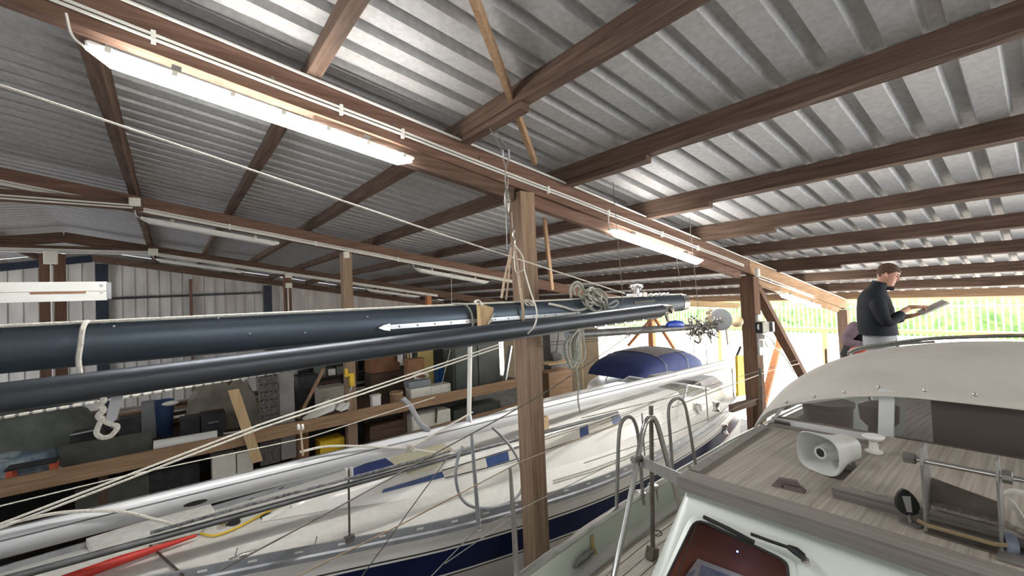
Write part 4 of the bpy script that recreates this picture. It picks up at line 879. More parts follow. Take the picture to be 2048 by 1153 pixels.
sl_([(.0, -.03, 0), (1046, 515, 2.96), (1049, 540, 2.94), (1060, 580, 2.8), (1073, 620, 2.68), (1070, 650, 2.62), (1055, 668, 2.63)], .007, ropew, 'thin white cord looping round the lower dark spar')
mb = MB()
for k in range(4): mb.tube(curve([PY(1058+9*math.cos(a+k), 606+6*math.sin(a*1.3+k), 2.965-.01*k) for a in [i*.8 for i in range(8)]], 3), .006, 5)
tag(obj('rope_knot', mb, ropew, None, True), 'small white knot on top of the dark mast beside the sling', 'rope')
# big rope bundle on the mast
rb = thing('rope_bundle', 'bundled grey white rope tied on the dark masts before the winch', 'rope', PY(1190, 625, 2.95))
random.seed(11)
for k in range(9):
    cx0, cy0 = 1196+random.uniform(-14, 16), 598+random.uniform(-9, 9); rx, ry = random.uniform(10, 24), random.uniform(6, 14); an = random.uniform(.3, .9)
    pts = []
    for i in range(9):
        a = i*2*math.pi/8; dx, dy = rx*math.cos(a), ry*math.sin(a)
        pts.append(PY(cx0+dx*math.cos(an)-dy*math.sin(an), cy0+dx*math.sin(an)+dy*math.cos(an), 2.93+.05*math.sin(a*2+k)))
    obj('coil', MB().tube(curve(pts, 3), .011, 6), ropeg, rb, True)
obj('loop', MB().tube(curve([PY(*p, 2.95) for p in ((1142, 596), (1141, 578), (1150, 565), (1162, 568), (1170, 584), (1180, 592))], 4), .012, 6), ropeg, rb, True)
obj('loop', MB().tube(curve([PY(*p, 2.94) for p in ((1150, 590), (1147, 578), (1155, 572), (1161, 580), (1158, 592), (1190, 604))], 4), .011, 6), ropeg, rb, True)
obj('loop', MB().tube(curve([PY(*p, 2.9) for p in ((1218, 610), (1232, 602), (1236, 608), (1224, 616), (1214, 614))], 4), .010, 6), ropeg, rb, True)
obj('tail', MB().tube(curve([PY(*p, 2.95) for p in ((1098, 608), (1125, 614), (1150, 621), (1172, 618), (1185, 610))], 4), .012, 6), ropew, rb, True)
# rope hank hanging below
hk2 = thing('rope_hank', 'hank of pale green grey rope hanging beneath the dark spar', 'rope', PY(1155, 740, 2.66))
random.seed(5)
for k in range(9):
    w0 = 1150+random.uniform(-10, 10); wd = random.uniform(6, 13); bt = random.uniform(722, 740); y_ = 2.64+random.uniform(-.05, .05)
    obj('strand', MB().tube(curve([PY(1160+random.uniform(-5, 5), 656, 2.66), PY(w0-wd, 685, y_), PY(w0-wd*.9, 715, y_), PY(w0, bt, y_), PY(w0+wd*.9, 712, y_+.01), PY(w0+wd*.7, 684, y_+.01), PY(1164+random.uniform(-5, 5), 656, 2.67)], 4), .008, 6), ropeg, hk2, True)
obj('tail', MB().tube(curve([PY(1153, 735, 2.66), PY(1157, 770, 2.66), PY(1156, 800, 2.66), PY(1160, 826, 2.67)], 4), .007, 6), ropeg, hk2, True)
# third weathered spar with tangled gear
g0, g1 = PY(1236, 664, 2.98), PY(1452, 650, 2.98); dg = (g1-g0).normalized()
gs = thing('weathered_spar', 'weathered spar end with tangled rigging and a grey sheave disc before the dark post', 'spar', (g0+g1)/2-Vector((0, 0, .06)))
obj('tube', MB().tube([g0-dg*.8, g0, g1], .042, 12), foilg, gs, True)
dc = PY(1440, 640, 2.93); dd = obj('sheave_disc', MB().lathe(dc, (-.7, -.7, .1), [(-.015, .15), (0, .155), (.03, .155), (.04, .12), (.03, .06), (.04, .04)], 24), alugrey, gs, True)
obj('hub', MB().lathe(dc+Vector((-.01, -.03, 0)), (-.35, -1, .1), [(0, .04), (.02, .035)], 10), dullsteel, dd, True)
obj('lever', MB().bar(PY(1453, 655, 2.86), PY(1457, 690, 2.86), .06, .014, (0, 1, 0)), greysteel, gs); obj('lever', MB().bar(PY(1398, 660, 2.9), PY(1401, 681, 2.9), .05, .014, (0, 1, 0)), greysteel, gs)
obj('blue_cover', MB().tube([PY(1334, 651, 2.9), PY(1340, 649, 2.9), PY(1350, 648, 2.9), PY(1362, 649, 2.9), PY(1367, 650, 2.9)], [.02, .04, .045, .042, .02], 10), bluem, gs, True)
obj('lashing', MB().tube(curve([PY(1418+6*math.sin(i*1.9), 618+i*3.2, 2.92+.03*math.cos(i*2)) for i in range(12)], 3), .016, 6), ropeb, gs, True)
random.seed(3); mb = MB()
for k in range(90):
    a = PY(random.uniform(1380, 1434), random.uniform(636, 672), 2.95+random.uniform(-.06, .06)); p = [a]
    for j in range(3): p.append(p[-1]+Vector((random.uniform(-.06, .06), random.uniform(-.04, .04), random.uniform(-.06, .045))))
    mb.tube(curve(p, 2), random.uniform(.005, .013), 5)
o = obj('tangled_gear', mb, [greysteel], gs, True); o['kind'] = 'stuff'
mb = MB()
for k in range(40):
    a = PY(random.uniform(1362, 1398), random.uniform(650, 664), 2.95); mb.tube([a, a+Vector((random.uniform(-.13, .02), 0, random.uniform(-.05, .01))), a+Vector((random.uniform(-.2, 0), 0, random.uniform(-.12, -.02)))], .002, 4)
o = obj('frayed_ends', mb, ropeb, gs); o['kind'] = 'stuff'
obj('pale_float', MB().ball(PY(1474, 644, 3.1), (.11, .09, .085), 14, 10), mat('pale_amber_float', (.72, .56, .3), (.8, .66, .42), .4, 0, 4), gs, True)
for q, yy in ((1400, 2.98), (1250, 2.98)): obj('hanging_wire', MB().tube([PY(q, 655, yy), Vector((PY(q, 655, yy).x, 3.05, H+g(PY(q, 655, yy).x)))], .004, 5), wirem, gs)
tag(obj('timber_batten', MB().bar(PY(1352, 606, 3.36), PY(1476, 612, 3.36), .06, .09), paleX), 'pale new timber batten resting between the mast head and the dark post', 'batten')
cord('support_rope', [PY(1460, 600, 3.36), Vector((PY(1460, 600, 3.36).x, 3.44, H+g(7.2)-.3))], .002, wirem, 'thin cord holding up the pale timber batten'); cord('support_rope', [PY(1365, 600, 3.36), Vector((PY(1365, 600, 3.36).x, 3.44, H+g(5.6)-.3))], .002, wirem, 'thin cord holding the pale batten end at the mast head')
# second sling, out of the picture on the left, carries the masts and the white bar
for x, y, z0, lab in ((-1.9, 3.05, -.02, 'rope sling holding the thick mast near the ridge'), (-1.95, 2.9, -.3, 'rope sling holding the slim spar near the ridge'), (-1.6, 4.3, .2, 'rope sling holding the white bar near the ridge')):
    cord('sling_rope', [V(x, y, z0-.0), V(x, y, g(x)+.1)], .01, ropew, lab)
wbr = thing('white_bar', 'white painted aluminium bar with a rust slot and two rivets hanging near the back wall', 'bar', V(-1.2, 4.3, .1))
wa, wbb = PY(-300, 583, 4.3), PY(214, 582, 4.3); wbar = mat('chalky_white_paint', (.72, .74, .70), (.80, .81, .78), .5, 0, 6)
z_ = wbb.z
obj('upper_flange', MB().bar(V(-2.6, 4.3, z_-H+.033), V(wbb.x, 4.3, z_-H+.033), .05, .066), wbar, wbr); obj('lower_flange', MB().bar(V(-2.6, 4.3, z_-H-.036), V(wbb.x, 4.3, z_-H-.036), .054, .066), wbar, wbr)
obj('slot', MB().bar(PY(60, 587, 4.272), PY(172, 585, 4.272), .004, .012), mat('rust', (.25, .1, .06), (.35, .15, .08), .8, 0, 30), wbr)
for q in ((203, 571), (203, 585)): obj('rivet', MB().lathe(PY(*q, 4.275), (0, -1, 0), [(0, .012), (.004, .009)], 10), alu, wbr)
obj('end_bracket', MB().box(wbb+Vector((.012, 0, 0)), (.02, .05, .12)), alugrey, wbr)
# grey board and loop hanging under the spar at the left
lp = thing('hanging_loop', 'knotted white rope loop hanging under the slim spar', 'rope', PY(210, 875, 2.80))
obj('loop', MB().tube(curve([PY(*p, 2.80) for p in ((204, 838), (196, 855), (193, 866), (198, 873), (208, 876), (222, 872), (233, 860), (234, 852), (225, 850), (214, 846), (206, 842))], 4), .011, 8), ropew, lp, True)
obj('knot', MB().tube(curve([PY(203, 788, 2.80), PY(207, 802, 2.78), PY(199, 812, 2.80), PY(207, 820, 2.79), PY(197, 832, 2.80), PY(206, 840, 2.80)], 4), .014, 8), ropew, lp, True)
tag(obj('hanging_board', MB().prism([PY(*p, 2.88) for p in ((224, 782), (250, 780), (234, 838), (222, 850), (210, 845))], (0, .012, 0)), mat('grey_laminate', (.42, .43, .46), (.48, .49, .52), .5, 0, 4)), 'pale grey board hanging beside the knotted loop under the slim spar', 'board')
# ================================================================== STAYS AND LINES
cord('stay_wire', [PY(-40, 157, 3.35), PY(0, 170, 3.35), PY(880, 468, 3.2), PY(1250, 588, 3.06)], .007, ropew, 'pale braided stay running from the ridge down to the mast winch', 'stay')
cord('stay_wire', curve([PY(1366, 612, 2.9), PY(1292, 649, 2.95), PY(1180, 726, 3.1), PY(1096, 782, 3.2), PY(990, 843, 3.25), PY(886, 899, 3.3), PY(700, 1002, 3.35), PY(440, 1142, 3.4)], 4), .006, wirem, 'dark stay sagging from the spar end across the big post to the yacht deck', 'stay')
cord('stay_wire', [PY(894, 918, 3.4), PY(722, 1156, 3.4)], .005, wirem, 'short dark wire crossing down over the yacht side', 'stay')
cord('stay_wire', [PY(1240, 846, 3.42-.2), PY(1042, 924, 3.3), PY(792, 1055, 3.3), PY(590, 1156, 3.3)], .006, mat('tan_cord', (.35, .25, .17), (.45, .34, .24), .9, 0, 40), 'tan cord slanting over the yacht toe rail', 'cord')
for i, (a, b, y_) in enumerate((((958, 1060), (1234, 924), 2.6), ((890, 1128), (1018, 1040), 2.7), ((860, 1156), (960, 1052), 2.9))):
    cord('stay_wire', [PY(*a, y_), PY(*b, y_-.35)], .0035, wirel, ['thin bright wire from the gate hoop to the yacht stanchion foot', 'thin bright wire beside the navy hull stripe', 'thin wire low across the navy hull stripe'][i], 'stay')
cord('white_line', [PY(-30, 1061, 4.15), PY(520, 850, 4.15), PY(1003, 688, 4.2)], .0085, ropew, 'upper of two white lines slanting up past the spreader', 'rope'); cord('white_line', [PY(-30, 1069, 4.12), PY(520, 858, 4.12), PY(1003, 694, 4.17)], .0085, ropew, 'lower of two white lines slanting up past the spreader', 'rope')
# banded rope: alternating pale and grey lays
br = thing('banded_rope', 'white and grey banded rope running up to the junk platform', 'rope', PY(380, 770, 3.9))
a, b = PY(-20, 840, 3.9), PY(792, 706, 3.9)
for i in range(44): obj('lay', MB().tube([a.lerp(b, i/44), a.lerp(b, (i+.72)/44)], .010, 6), ropew, br, True)
obj('core', MB().tube([a, b], .0075, 6), mat('grey_rope_core', (.2, .2, .21), (.3, .3, .31), .9), br, True)
cord('thin_line', [PY(-20, 1018, 4.4), PY(240, 955, 4.4), PY(620, 875, 4.4), PY(870, 795, 4.4)], .005, ropew, 'thin pale line running below the timber shelf rail', 'rope')
tq = PY(905, 683, 9.3)
cord('thin_line', [Vector((tq.x+.2, 9.57, H+g(tq.x+.2)-.29)), tq, PY(880, 782, 9.25)], .006, ropew, 'thin pale cord hanging past the yellow board', 'rope')
for i, (p, q) in enumerate((((1345, 790), (1010, 905)), ((1400, 765), (1080, 880)), ((1460, 735), (1200, 850)), ((1380, 740), (1000, 890)))):
    cord('rigging_wire', sag(PY(*p, 4.5), PY(*q, 4.3), .03), .005, [wirem, wirel][i % 2], 'thin rigging wire stretched along the silver mast', 'wire', 'rigging wires along the silver mast')
for k_, q_ in enumerate((686, 693)): cord('block_line', [PY(1322, 652+3*k_, 2.6), PY(1235, 676+3*k_, 2.9), PY(1075, q_, 3.45)], .004, wirem, ['upper', 'lower'][k_]+' thin line from the dark spar end to the big post', 'rope')
cord('hose', curve([PY(*p, 4.7) for p in ((806, 798), (822, 815), (840, 848), (858, 862))], 4), .03, alugrey, 'bent grey hose end poking up behind the silver mast', 'hose')
q = PY(601, 855, 4.6)
cw = thing('cord_post', 'thin pale rod with two round white caps standing behind the silver mast', 'rod', PY(605, 905, 4.6)); obj('rod', MB().tube([PY(606, 912, 4.6), q], .009, 8), ropeb, cw, True)
for s in (-4, 4): obj('cap', MB().lathe(PY(601+s, 855, 4.6)+Vector((0, .0, 0)), (1, 0, 0), [(-.008, .03), (.008, .03)], 14), whitepl, cw, True)
# ================================================================== STORAGE PLATFORM AND ITS JUNK
PZL = -2.45
plat = thing('storage_platform', 'timber storage platform stacked with junk beyond the silver mast', 'shelf', (2.4, 11, 0))
r0, r1 = PY(-60, 992, 9.3), PY(1004, 772, 9.3)
obj('front_rail', MB().bar(Vector((-5, 9.3, r0.z)), Vector((8.2, 9.3, r1.z)), .06, .24, (0, 0, 1), 0, .003, .7), tanX, plat)
for i in range(1, 11): obj('shelf_board', MB().bar(V(-5, 9.7+i*.29, PZL-.02), V(8.2, 9.7+i*.29, PZL-.02), .28, .03), brownX, plat)
for xa_, xb_ in ((-5, 2.9), (3.16, 8.2)): obj('shelf_board', MB().bar(V(xa_, 9.7, PZL-.02), V(xb_, 9.7, PZL-.02), .28, .03), brownX, plat)
obj('dark_backing', MB().box((1.6, 12.72, (H+PZL)/2), (13.2, .03, H+PZL-.05)), blackr, plat)  # black sheet added to darken the space under the platform
obj('lower_rail', MB().bar(V(-5, 9.36, -3.3), V(8.2, 9.36, -3.0), .05, .16), tanX, plat)
for x in (-4.8, -.9, 1.95, 4.35, 8.0): obj('leg', MB().bar((x, 9.8, 0), (x, 9.8, H+PZL-.036), .12, .12, (1, 0, 0)), brownZ, plat); obj('leg', MB().bar((x, 12.5, 0), (x, 12.5, H+PZL-.036), .12, .12, (1, 0, 0)), brownZ, plat)
for i in range(6): obj('lower_board', MB().bar(V(-5, 9.65+i*.31, -3.42), V(8.2, 9.65+i*.31, -3.42), .3, .03), brownX, plat)
dark1 = mat('dark_grey_green_board', (.06, .062, .052), (.085, .088, .075), .7, 0, 4)
dark2 = mat('near_black_plastic', (.012, .012, .013), (.03, .03, .032), .6, 0, 7)
greyt = mat('grey_green_tarp', (.10, .115, .10), (.17, .18, .165), .7, 0, 3, bump=.5)
bluet = mat('blue_white_plastic_sheet', (.10, .17, .26), (.38, .44, .45), .35, 0, 9, bump=.7)
olive = mat('dark_olive_steel', (.035, .042, .036), (.055, .063, .055), .5, .1, 3)
rowb = mat('brown_cardboard', (.22, .105, .05), (.3, .15, .075), .8, 0, 4)
def rect(x0, y0, x1, y1, Y, z0=None):
    a, b = PY(x0, (y0+y1)/2, Y), PY(x1, (y0+y1)/2, Y); xm = (x0+x1)/2
    zt = PY(xm, y0, Y).z-H; zb = PY(xm, y1, Y).z-H
    return a.x, b.x, zt, (zb if z0 is None else z0)
def crate(name, label, cat, px, Y, dep, m, z0=PZL, lid=None, handle=None, rot=0):
    xa, xb, zt, zb = rect(*px, Y, z0)
    if z0 == -3.4: zt = min(zt, PZL-.06)
    t = thing(name, label, cat, V((xa+xb)/2, Y+dep/2, zb))
    obj('body', MB().box(V((xa+xb)/2, Y+dep/2, (zt+zb)/2), (xb-xa, dep, zt-zb), None, 0, .012), m, t)
    if lid: obj('lid', MB().box(V((xa+xb)/2, Y+dep/2, zt+.012), (xb-xa+.02, dep+.02, .03)), lid, t)
    if handle: obj('handle', MB().box(V((xa+xb)/2, Y-.012, zt-(zt-zb)*.35), (min(.18, (xb-xa)*.4), .02, .025)), handle, t)
    return t
def sheetobj(name, label, cat, pts, Y, m, th=.03):
    return tag(obj(name, MB().prism([PY(*p, Y) for p in pts], (0, th, 0)), m), label, cat)
# tarp heap and plastic bundle at the left
def heap(name, label, cat, x0, x1, Y, dep, h, m, z0=PZL, seed=1):
    random.seed(seed); rows = []
    for i in range(13):
        u = -1+2*i/12; row = []
        for k in range(11):
            v = -1+2*k/10; e = max(0, 1-abs(u)**3)*max(0, 1-abs(v)**3)
            row.append(V((x0+x1)/2+u*(x1-x0)/2, Y+dep/2+v*dep/2, z0+h*e**.45*(1+random.uniform(-.13, .13))+.002))
        rows.append(row)
    mb = MB().grid(rows); mb.add([V(x0, Y, z0), V(x1, Y, z0), V(x1, Y+dep, z0), V(x0, Y+dep, z0)], [(0, 1, 2, 3)]); return tag(obj(name, mb, m, None, True), label, cat)
heap('tarpaulin', 'grey green tarpaulin heaped at the end of the storage platform', 'tarpaulin', -4.6, -.95, 10.6, 1.3, .95, greyt, seed=2)
heap('plastic_sheet', 'blue and white plastic sheeting crumpled on the storage platform', 'plastic sheet', -3.1, -1.25, 9.72, .75, .36, bluet, seed=4)
st_ = thing('red_stool', 'orange red stool frame beside the dark panel behind the shelf rail', 'stool', V(-1.55, 9.5, PZL))
for x in (-1.85, -1.42):
    for y in (9.46, 9.66): obj('leg', MB().box(V(x, y, PZL+.13), (.07, .05, .26)), orangered, st_)
obj('seat', MB().box(V(-1.635, 9.56, PZL+.275), (.52, .28, .03)), dark2, st_)
sheetobj('plywood_sheet', 'dark grey green sheet standing behind the shelf rail beside the red stool', 'sheet', ((118, 940), (118, 893), (303, 863), (306, 905)), 9.78, dark1)
cs = thing('black_case', 'open black case with a bright metal edge lying behind the dark plywood sheet', 'case', V(-1.0, 10.2, PZL)); xa, xb, zt, zb = rect(140, 868, 192, 892, 10.2, PZL)
obj('tray', MB().box(V((xa+xb)/2, 10.42, (zt+zb)/2), (xb-xa, .4, zt-zb)), dark2, cs); obj('edge', MB().bar(V(xa, 10.2, zt+.008), V(xb, 10.2, zt+.03), .02, .02), alu, cs)
a, b = PY(307, 894, 9.72), PY(434, 872, 9.72); tb2 = thing('white_pipe', 'fat white plastic pipe lying behind the shelf rail', 'pipe', (a+b)/2-Vector((0, 0, .1)))
obj('barrel', MB().lathe(a, (b-a), [(0, .098), ((b-a).length, .098), ((b-a).length, .088), (0, .088)], 20), whitepl, tb2, True)
sheetobj('green_tag', 'small green plastic strip in front of the white pipe', 'strip', ((334, 900), (352, 896), (353, 889), (350, 894), (336, 897)), 9.6, mat('green_plastic', (.02, .15, .08), None, .5), .02)
for i, (px_, lab) in enumerate((((110, 832, 198, 856), 'brown plank bundle lying on the tarpaulin side of the platform'), ((50, 838, 80, 856), 'short dark brown plank end near the tarpaulin'))):
    crate('plank_bundle', lab, 'planks', px_, 11.95, .3, brownX, PZL)
crate('grey_canister', 'square grey canister beside the blue bucket on the platform', 'canister', (282, 806, 312, 842), 11.0, .3, mat('grey_plastic', (.22, .23, .235), None, .5), PZL)
xa, xb, zt, zb = rect(316, 803, 340, 832, 10.9, PZL); bk2 = thing('blue_bucket', 'dark blue bucket beside the grey canister', 'bucket', V((xa+xb)/2, 11.0, PZL))
obj('pail', MB().lathe(V((xa+xb)/2, 11.05, PZL), (0, 0, 1), [(0, .12), (zt-zb, .16), (zt-zb, .15), (.02, .11)], 16), mat('dark_blue_plastic', (.02, .05, .13), None, .5), bk2, True); obj('rag', MB().ball(V((xa+xb)/2+.1, 10.9, zt-.06), (.14, .06, .05), 10, 6), whitepl, bk2, True)
heap('covered_timber', 'timber pile under a grey brown tarp behind the slanting plank', 'tarpaulin', .15, 1.5, 10.6, .5, .98, mat('grey_brown_tarp', (.15, .135, .105), (.24, .22, .18), .8, 0, 4, bump=.6), seed=7)
for k, (px_, lab) in enumerate((((360, 838, 400, 880), 'black crate behind the fat white pipe'), ((402, 828, 452, 876), 'black crate with a glossy front beside the slanting plank'), ((236, 838, 280, 870), 'black bin beside the grey canister'))):
    crate('black_crate', lab, 'crate', px_, 10.15, .4, dark2, PZL, None, greysteel if k == 1 else None)
p_ = [PY(*q, 9.2) for q in ((456, 782), (478, 778), (526, 922), (505, 928))]
tag(obj('slanting_plank', MB().prism(p_, (0, .03, 0)), paleZ), 'pale wooden plank slanting down across the shelf rail', 'plank')
tag(obj('white_strip', MB().bar(PY(447, 868, 9.9), PY(527, 856, 9.9), .02, .03), whitepl), 'thin white strip lying behind the slanting plank', 'strip')
pf = thing('perforated_panel', 'tall dark perforated panel standing by the shelf rail', 'panel', PY(540, 920, 9.45)); xa, xb, zt, zb = rect(518, 742, 558, 915, 9.5, -3.0)
obj('sheet', MB().box(V((xa+xb)/2, 9.51, (zt+zb)/2), (xb-xa, .05, zt-zb)), mat('speckled_dark_mesh', (.05, .045, .042), (.13, .12, .115), .7, 0, 30), pf)
for i in range(4):
    for k in range(9): obj('hole', MB().box(V(xa+(i+.6)*(xb-xa)/4.2, 9.482, zt-.1-k*.15), (.045, .006, .035)), dark2, pf)
crate('laminate_sheet', 'smooth grey sheet beside the dark perforated panel', 'sheet', (560, 745, 590, 915), 9.52, .06, mat('grey_laminate_panel', (.20, .185, .18), (.25, .235, .23), .6, 0, 3), -3.0)
tag(obj('slanting_batten', MB().bar(PY(648, 738, 9.9), PY(596, 838, 9.9), .05, .09, (0, 1, 0)), tanZ), 'narrow tan batten slanting behind the white fluted covers', 'batten')
for k, q in enumerate((((606, 840), (660, 800), (672, 806), (668, 822), (618, 842)), ((672, 820), (680, 808), (700, 806), (697, 818), (682, 824)))):
    t = thing('fluted_cover', ['large white fluted lamp cover lying on the shelf rail', 'small white fluted lamp cover beside the post with the drill'][k], 'lamp cover', PY(q[0][0], q[0][1], 9.4))
    obj('shell', MB().prism([PY(*p, 9.4) for p in q], (0, .12, 0)), whitepl, t)
    n_f = 4 if k == 0 else 2
    for j in range(n_f): obj('flute', MB().tube([PY(q[0][0], q[0][1], 9.39).lerp(PY(q[-1][0], q[-1][1], 9.39), (j+.5)/n_f), PY(q[1][0], q[1][1], 9.39).lerp(PY(q[2][0], q[2][1], 9.39), (j+.5)/n_f)], .012, 6), creampl, t, True)
dr = thing('yellow_drill', 'yellow hand drill hanging on the timber post', 'drill', PY(700, 780, 9.44))
obj('body', MB().bar(PY(702, 747, 9.42), PY(704, 772, 9.42), .09, .12, (0, 1, 0)), yellowm, dr); obj('grip', MB().bar(PY(690, 753, 9.42), PY(700, 748, 9.42), .05, .1, (0, 1, 0)), yellowm, dr); obj('nose', MB().bar(PY(692, 738, 9.42), PY(693, 754, 9.42), .05, .06, (0, 1, 0)), yellowm, dr); obj('hanger', MB().tube([PY(704, 773, 9.43), PY(700, 784, 9.43)], .012, 6), alu, dr)
crate('white_tin', 'small white tin standing behind the shelf rail', 'tin', (745, 793, 762, 812), 9.5, .15, whitepl, PZL, creampl)
xa, xb, zt, zb = rect(787, 786, 813, 808, 9.75, PZL); dt_ = thing('round_tub', 'round wooden tub standing behind the shelf rail', 'tub', V((xa+xb)/2, 9.95, PZL)); rr = (xb-xa)/2
obj('wall', MB().lathe(V((xa+xb)/2, 9.95, PZL), (0, 0, 1), [(0, rr*.9), (zt-PZL, rr), (zt-PZL, rr*.88), (.05, rr*.8)], 18), tanZ, dt_, True); obj('rim', MB().lathe(V((xa+xb)/2, 9.95, zt-.04), (0, 0, 1), [(0, rr*1.02), (.03, rr*1.03)], 18, 0, False), paleZ, dt_, True)
for a_ in ('grey_box', 'brown cardboard box leaning before the yellow board', (816, 718, 850, 768), 10.2, .25, rowb), ('grey_crate', 'grey flat crate with rope coils beneath the cardboard box', (818, 762, 862, 775), 9.72, .3, mat('blue_grey_crate', (.25, .28, .30), None, .5)), ('foam_box', 'white foam box beneath the grey crate', (822, 776, 862, 800), 9.7, .3, creampl), ('foam_box', 'white foam box with a black loop handle beside the steel locker', (862, 770, 902, 792), 9.7, .3, creampl):
    crate(a_[0] if a_[0] != 'grey_box' else 'cardboard_box', a_[1], 'box', a_[2], a_[3], a_[4], a_[5], None if a_[0] == 'grey_crate' else PZL)
random.seed(9); rc = thing('rope_coil', 'untidy coil of white rope lying on the grey crate', 'rope', PY(842, 756, 9.9))
for k in range(5): obj('turn', MB().tube([PY(842+15*math.cos(a)+random.uniform(-2, 2), 753+6*math.sin(a)+random.uniform(-2, 2), 9.9+.08*math.sin(a)) for a in [i*2*math.pi/10 for i in range(10)]], .012, 5, closed=True), ropew, rc, True)
crate('yellow_board', 'pale yellow board standing between the cardboard box and the black boards', 'board', (838, 694, 868, 790), 10.7, .05, mat('pale_yellow_board', (.58, .45, .16), (.66, .53, .22), .7, 0, 4))
crate('green_board', 'dull green board standing behind the yellow board', 'board', (822, 690, 840, 790), 10.9, .05, mat('dull_green_board', (.13, .17, .13), None, .7))
crate('black_board', 'black board standing beside the steel locker', 'board', (868, 690, 908, 790), 10.9, .06, dark2); crate('blue_can', 'bright blue can before the black board', 'can', (876, 735, 890, 768), 10.5, .25, mat('strong_blue_plastic', (.02, .13, .42), None, .45))
lk = crate('steel_locker', 'dark olive steel locker standing at the end of the platform', 'locker', (906, 686, 1000, 770), 9.6, .5, olive); xa, xb, zt, zb = rect(906, 686, 1000, 770, 9.6, PZL)
for k in (0, 1): obj('door', MB().box(V(xa+(xb-xa)*(.26+.48*k), 9.588, (zt+zb)/2), ((xb-xa)*.45, .02, (zt-zb)*.95)), olive, lk)
obj('locker_handle', MB().box(V((xa+xb)/2, 9.57, zt-.25), (.15, .02, .03)), greysteel, lk)
crate('olive_chest', 'dark olive chest of two drawers beneath the shelf rail', 'chest', (908, 812, 1002, 858), 9.47, .5, olive, -3.4, None, greysteel)
wd = crate('drawer_cabinet', 'white two-drawer cabinet beneath the shelf rail', 'cabinet', (824, 826, 902, 880), 9.47, .5, creampl, -3.4); xa, xb, zt, zb = rect(824, 826, 902, 880, 9.47, -3.4); zt = min(zt, PZL-.06)
for k in (0, 1): obj('drawer', MB().box(V((xa+xb)/2, 9.458, zt-(zt-zb)*(.27+.46*k)), ((xb-xa)*.94, .02, (zt-zb)*.43)), creampl, wd)
obj('ornate_clamp', MB().bar(PY(871, 846, 9.42), PY(873, 818, 9.42), .02, .1, (0, 1, 0)), dullsteel, wd)
for k, (px_, lab) in enumerate((((424, 912, 472, 946), 'white foam slab beneath the shelf rail with a dark strap'), ((474, 905, 506, 938), 'white foam slab beside the strap beneath the shelf rail'))): crate('foam_slab', lab, 'foam slab', px_, 9.5, .4, creampl, -3.4)
for k, (px_, lab, m) in enumerate((((640, 880, 690, 920), 'yellow tool box beneath the shelf rail', yellowm), ((588, 868, 618, 920), 'orange brown crate beneath the shelf rail', rowb), ((300, 935, 400, 1000), 'dark box beneath the shelf rail near the foam slabs', dark2), ((740, 846, 820, 905), 'dark brown bin beneath the shelf rail', brownX), ((150, 965, 300, 1040), 'black chest beneath the shelf rail', dark1))):
    crate('storage_box', lab, 'box', px_, 9.75, .4, m, -3.4)
for k, (px_, lab, m) in enumerate((((596, 752, 640, 800), 'dark folded sails stacked on the platform', dark2), ((742, 745, 812, 788), 'dark timber offcuts stacked beside the post', brownX), ((742, 715, 800, 745), 'box of brown file boards on the dark offcuts', rowb), ((640, 775, 695, 800), 'grey planks stacked behind the fluted covers', teakX))):
    crate('stacked_goods', lab, 'stack', px_, 11.3 if k != 3 else 10.6, .5, m, None if k == 2 else PZL)
for k in range(5): tag(obj('file_board', MB().box(PY(800+k*6, 712, 11.0), (.05, .25, .34)), [whitepl, greyt, paleZ, creampl, dark2][k]), ['white', 'grey', 'tan', 'cream', 'black'][k]+' board standing upright behind the cardboard box', 'board', 'upright boards')
su = thing('shelving_unit', 'dark wooden shelving unit at the back of the storage platform', 'shelves', V(4.1, 12.5, PZL))
obj('back_board', MB().box(V(4.1, 12.6, (PZL-.75)/2), (4.4, .03, -.75-PZL)), blackr, su)
for k in range(4): obj('shelf', MB().box(V(4.1, 12.43, PZL+.03+k*.5), (4.4, .3, .03)), brownX, su)
for x in (1.9, 4.1, 6.3): obj('upright', MB().box(V(x, 12.43, (PZL-.75)/2), (.05, .3, -.75-PZL)), brownZ, su)
random.seed(33); cols = [(dark2, 'black'), (rowb, 'brown'), (creampl, 'cream'), (dark1, 'dark green'), (greysteel, 'grey steel'), (olive, 'olive'), (greyt, 'grey green')]
for k in range(3):
    x = 2.0
    while x < 6.0:
        w_ = random.uniform(.16, .4); h_ = random.uniform(.14, .38); m_, nm = random.choice(cols)
        if not (4.05 < x+w_+.03 and x < 4.16): tag(obj('stored_box', MB().box(V(x+w_/2, 12.42, PZL+.046+k*.5+h_/2), (w_, .24, h_), None, 0, .012), m_), nm+' box on the '+['bottom', 'middle', 'upper'][k]+' shelf of the dark shelving unit', 'box', 'boxes on the shelving unit')
        x += w_+random.uniform(.03, .2)
random.seed(21)
for k in range(20):
    xa = random.uniform(-2.5, 3.5); L_ = random.uniform(2.2, 4.2); zz = PZL+.025+.05*(k % 10); yy = 12.05-.26*(k//10)
    tag(obj('stored_plank', MB().bar(V(xa, yy+.0, zz), V(min(8, xa+L_), yy+random.uniform(-.0, .0), zz), random.uniform(.16, .24), .045), [brownX, teakX, tanX, brownX][k % 4]), 'long dusty plank in the pile at the back of the storage platform', 'plank', 'planks piled on the platform')
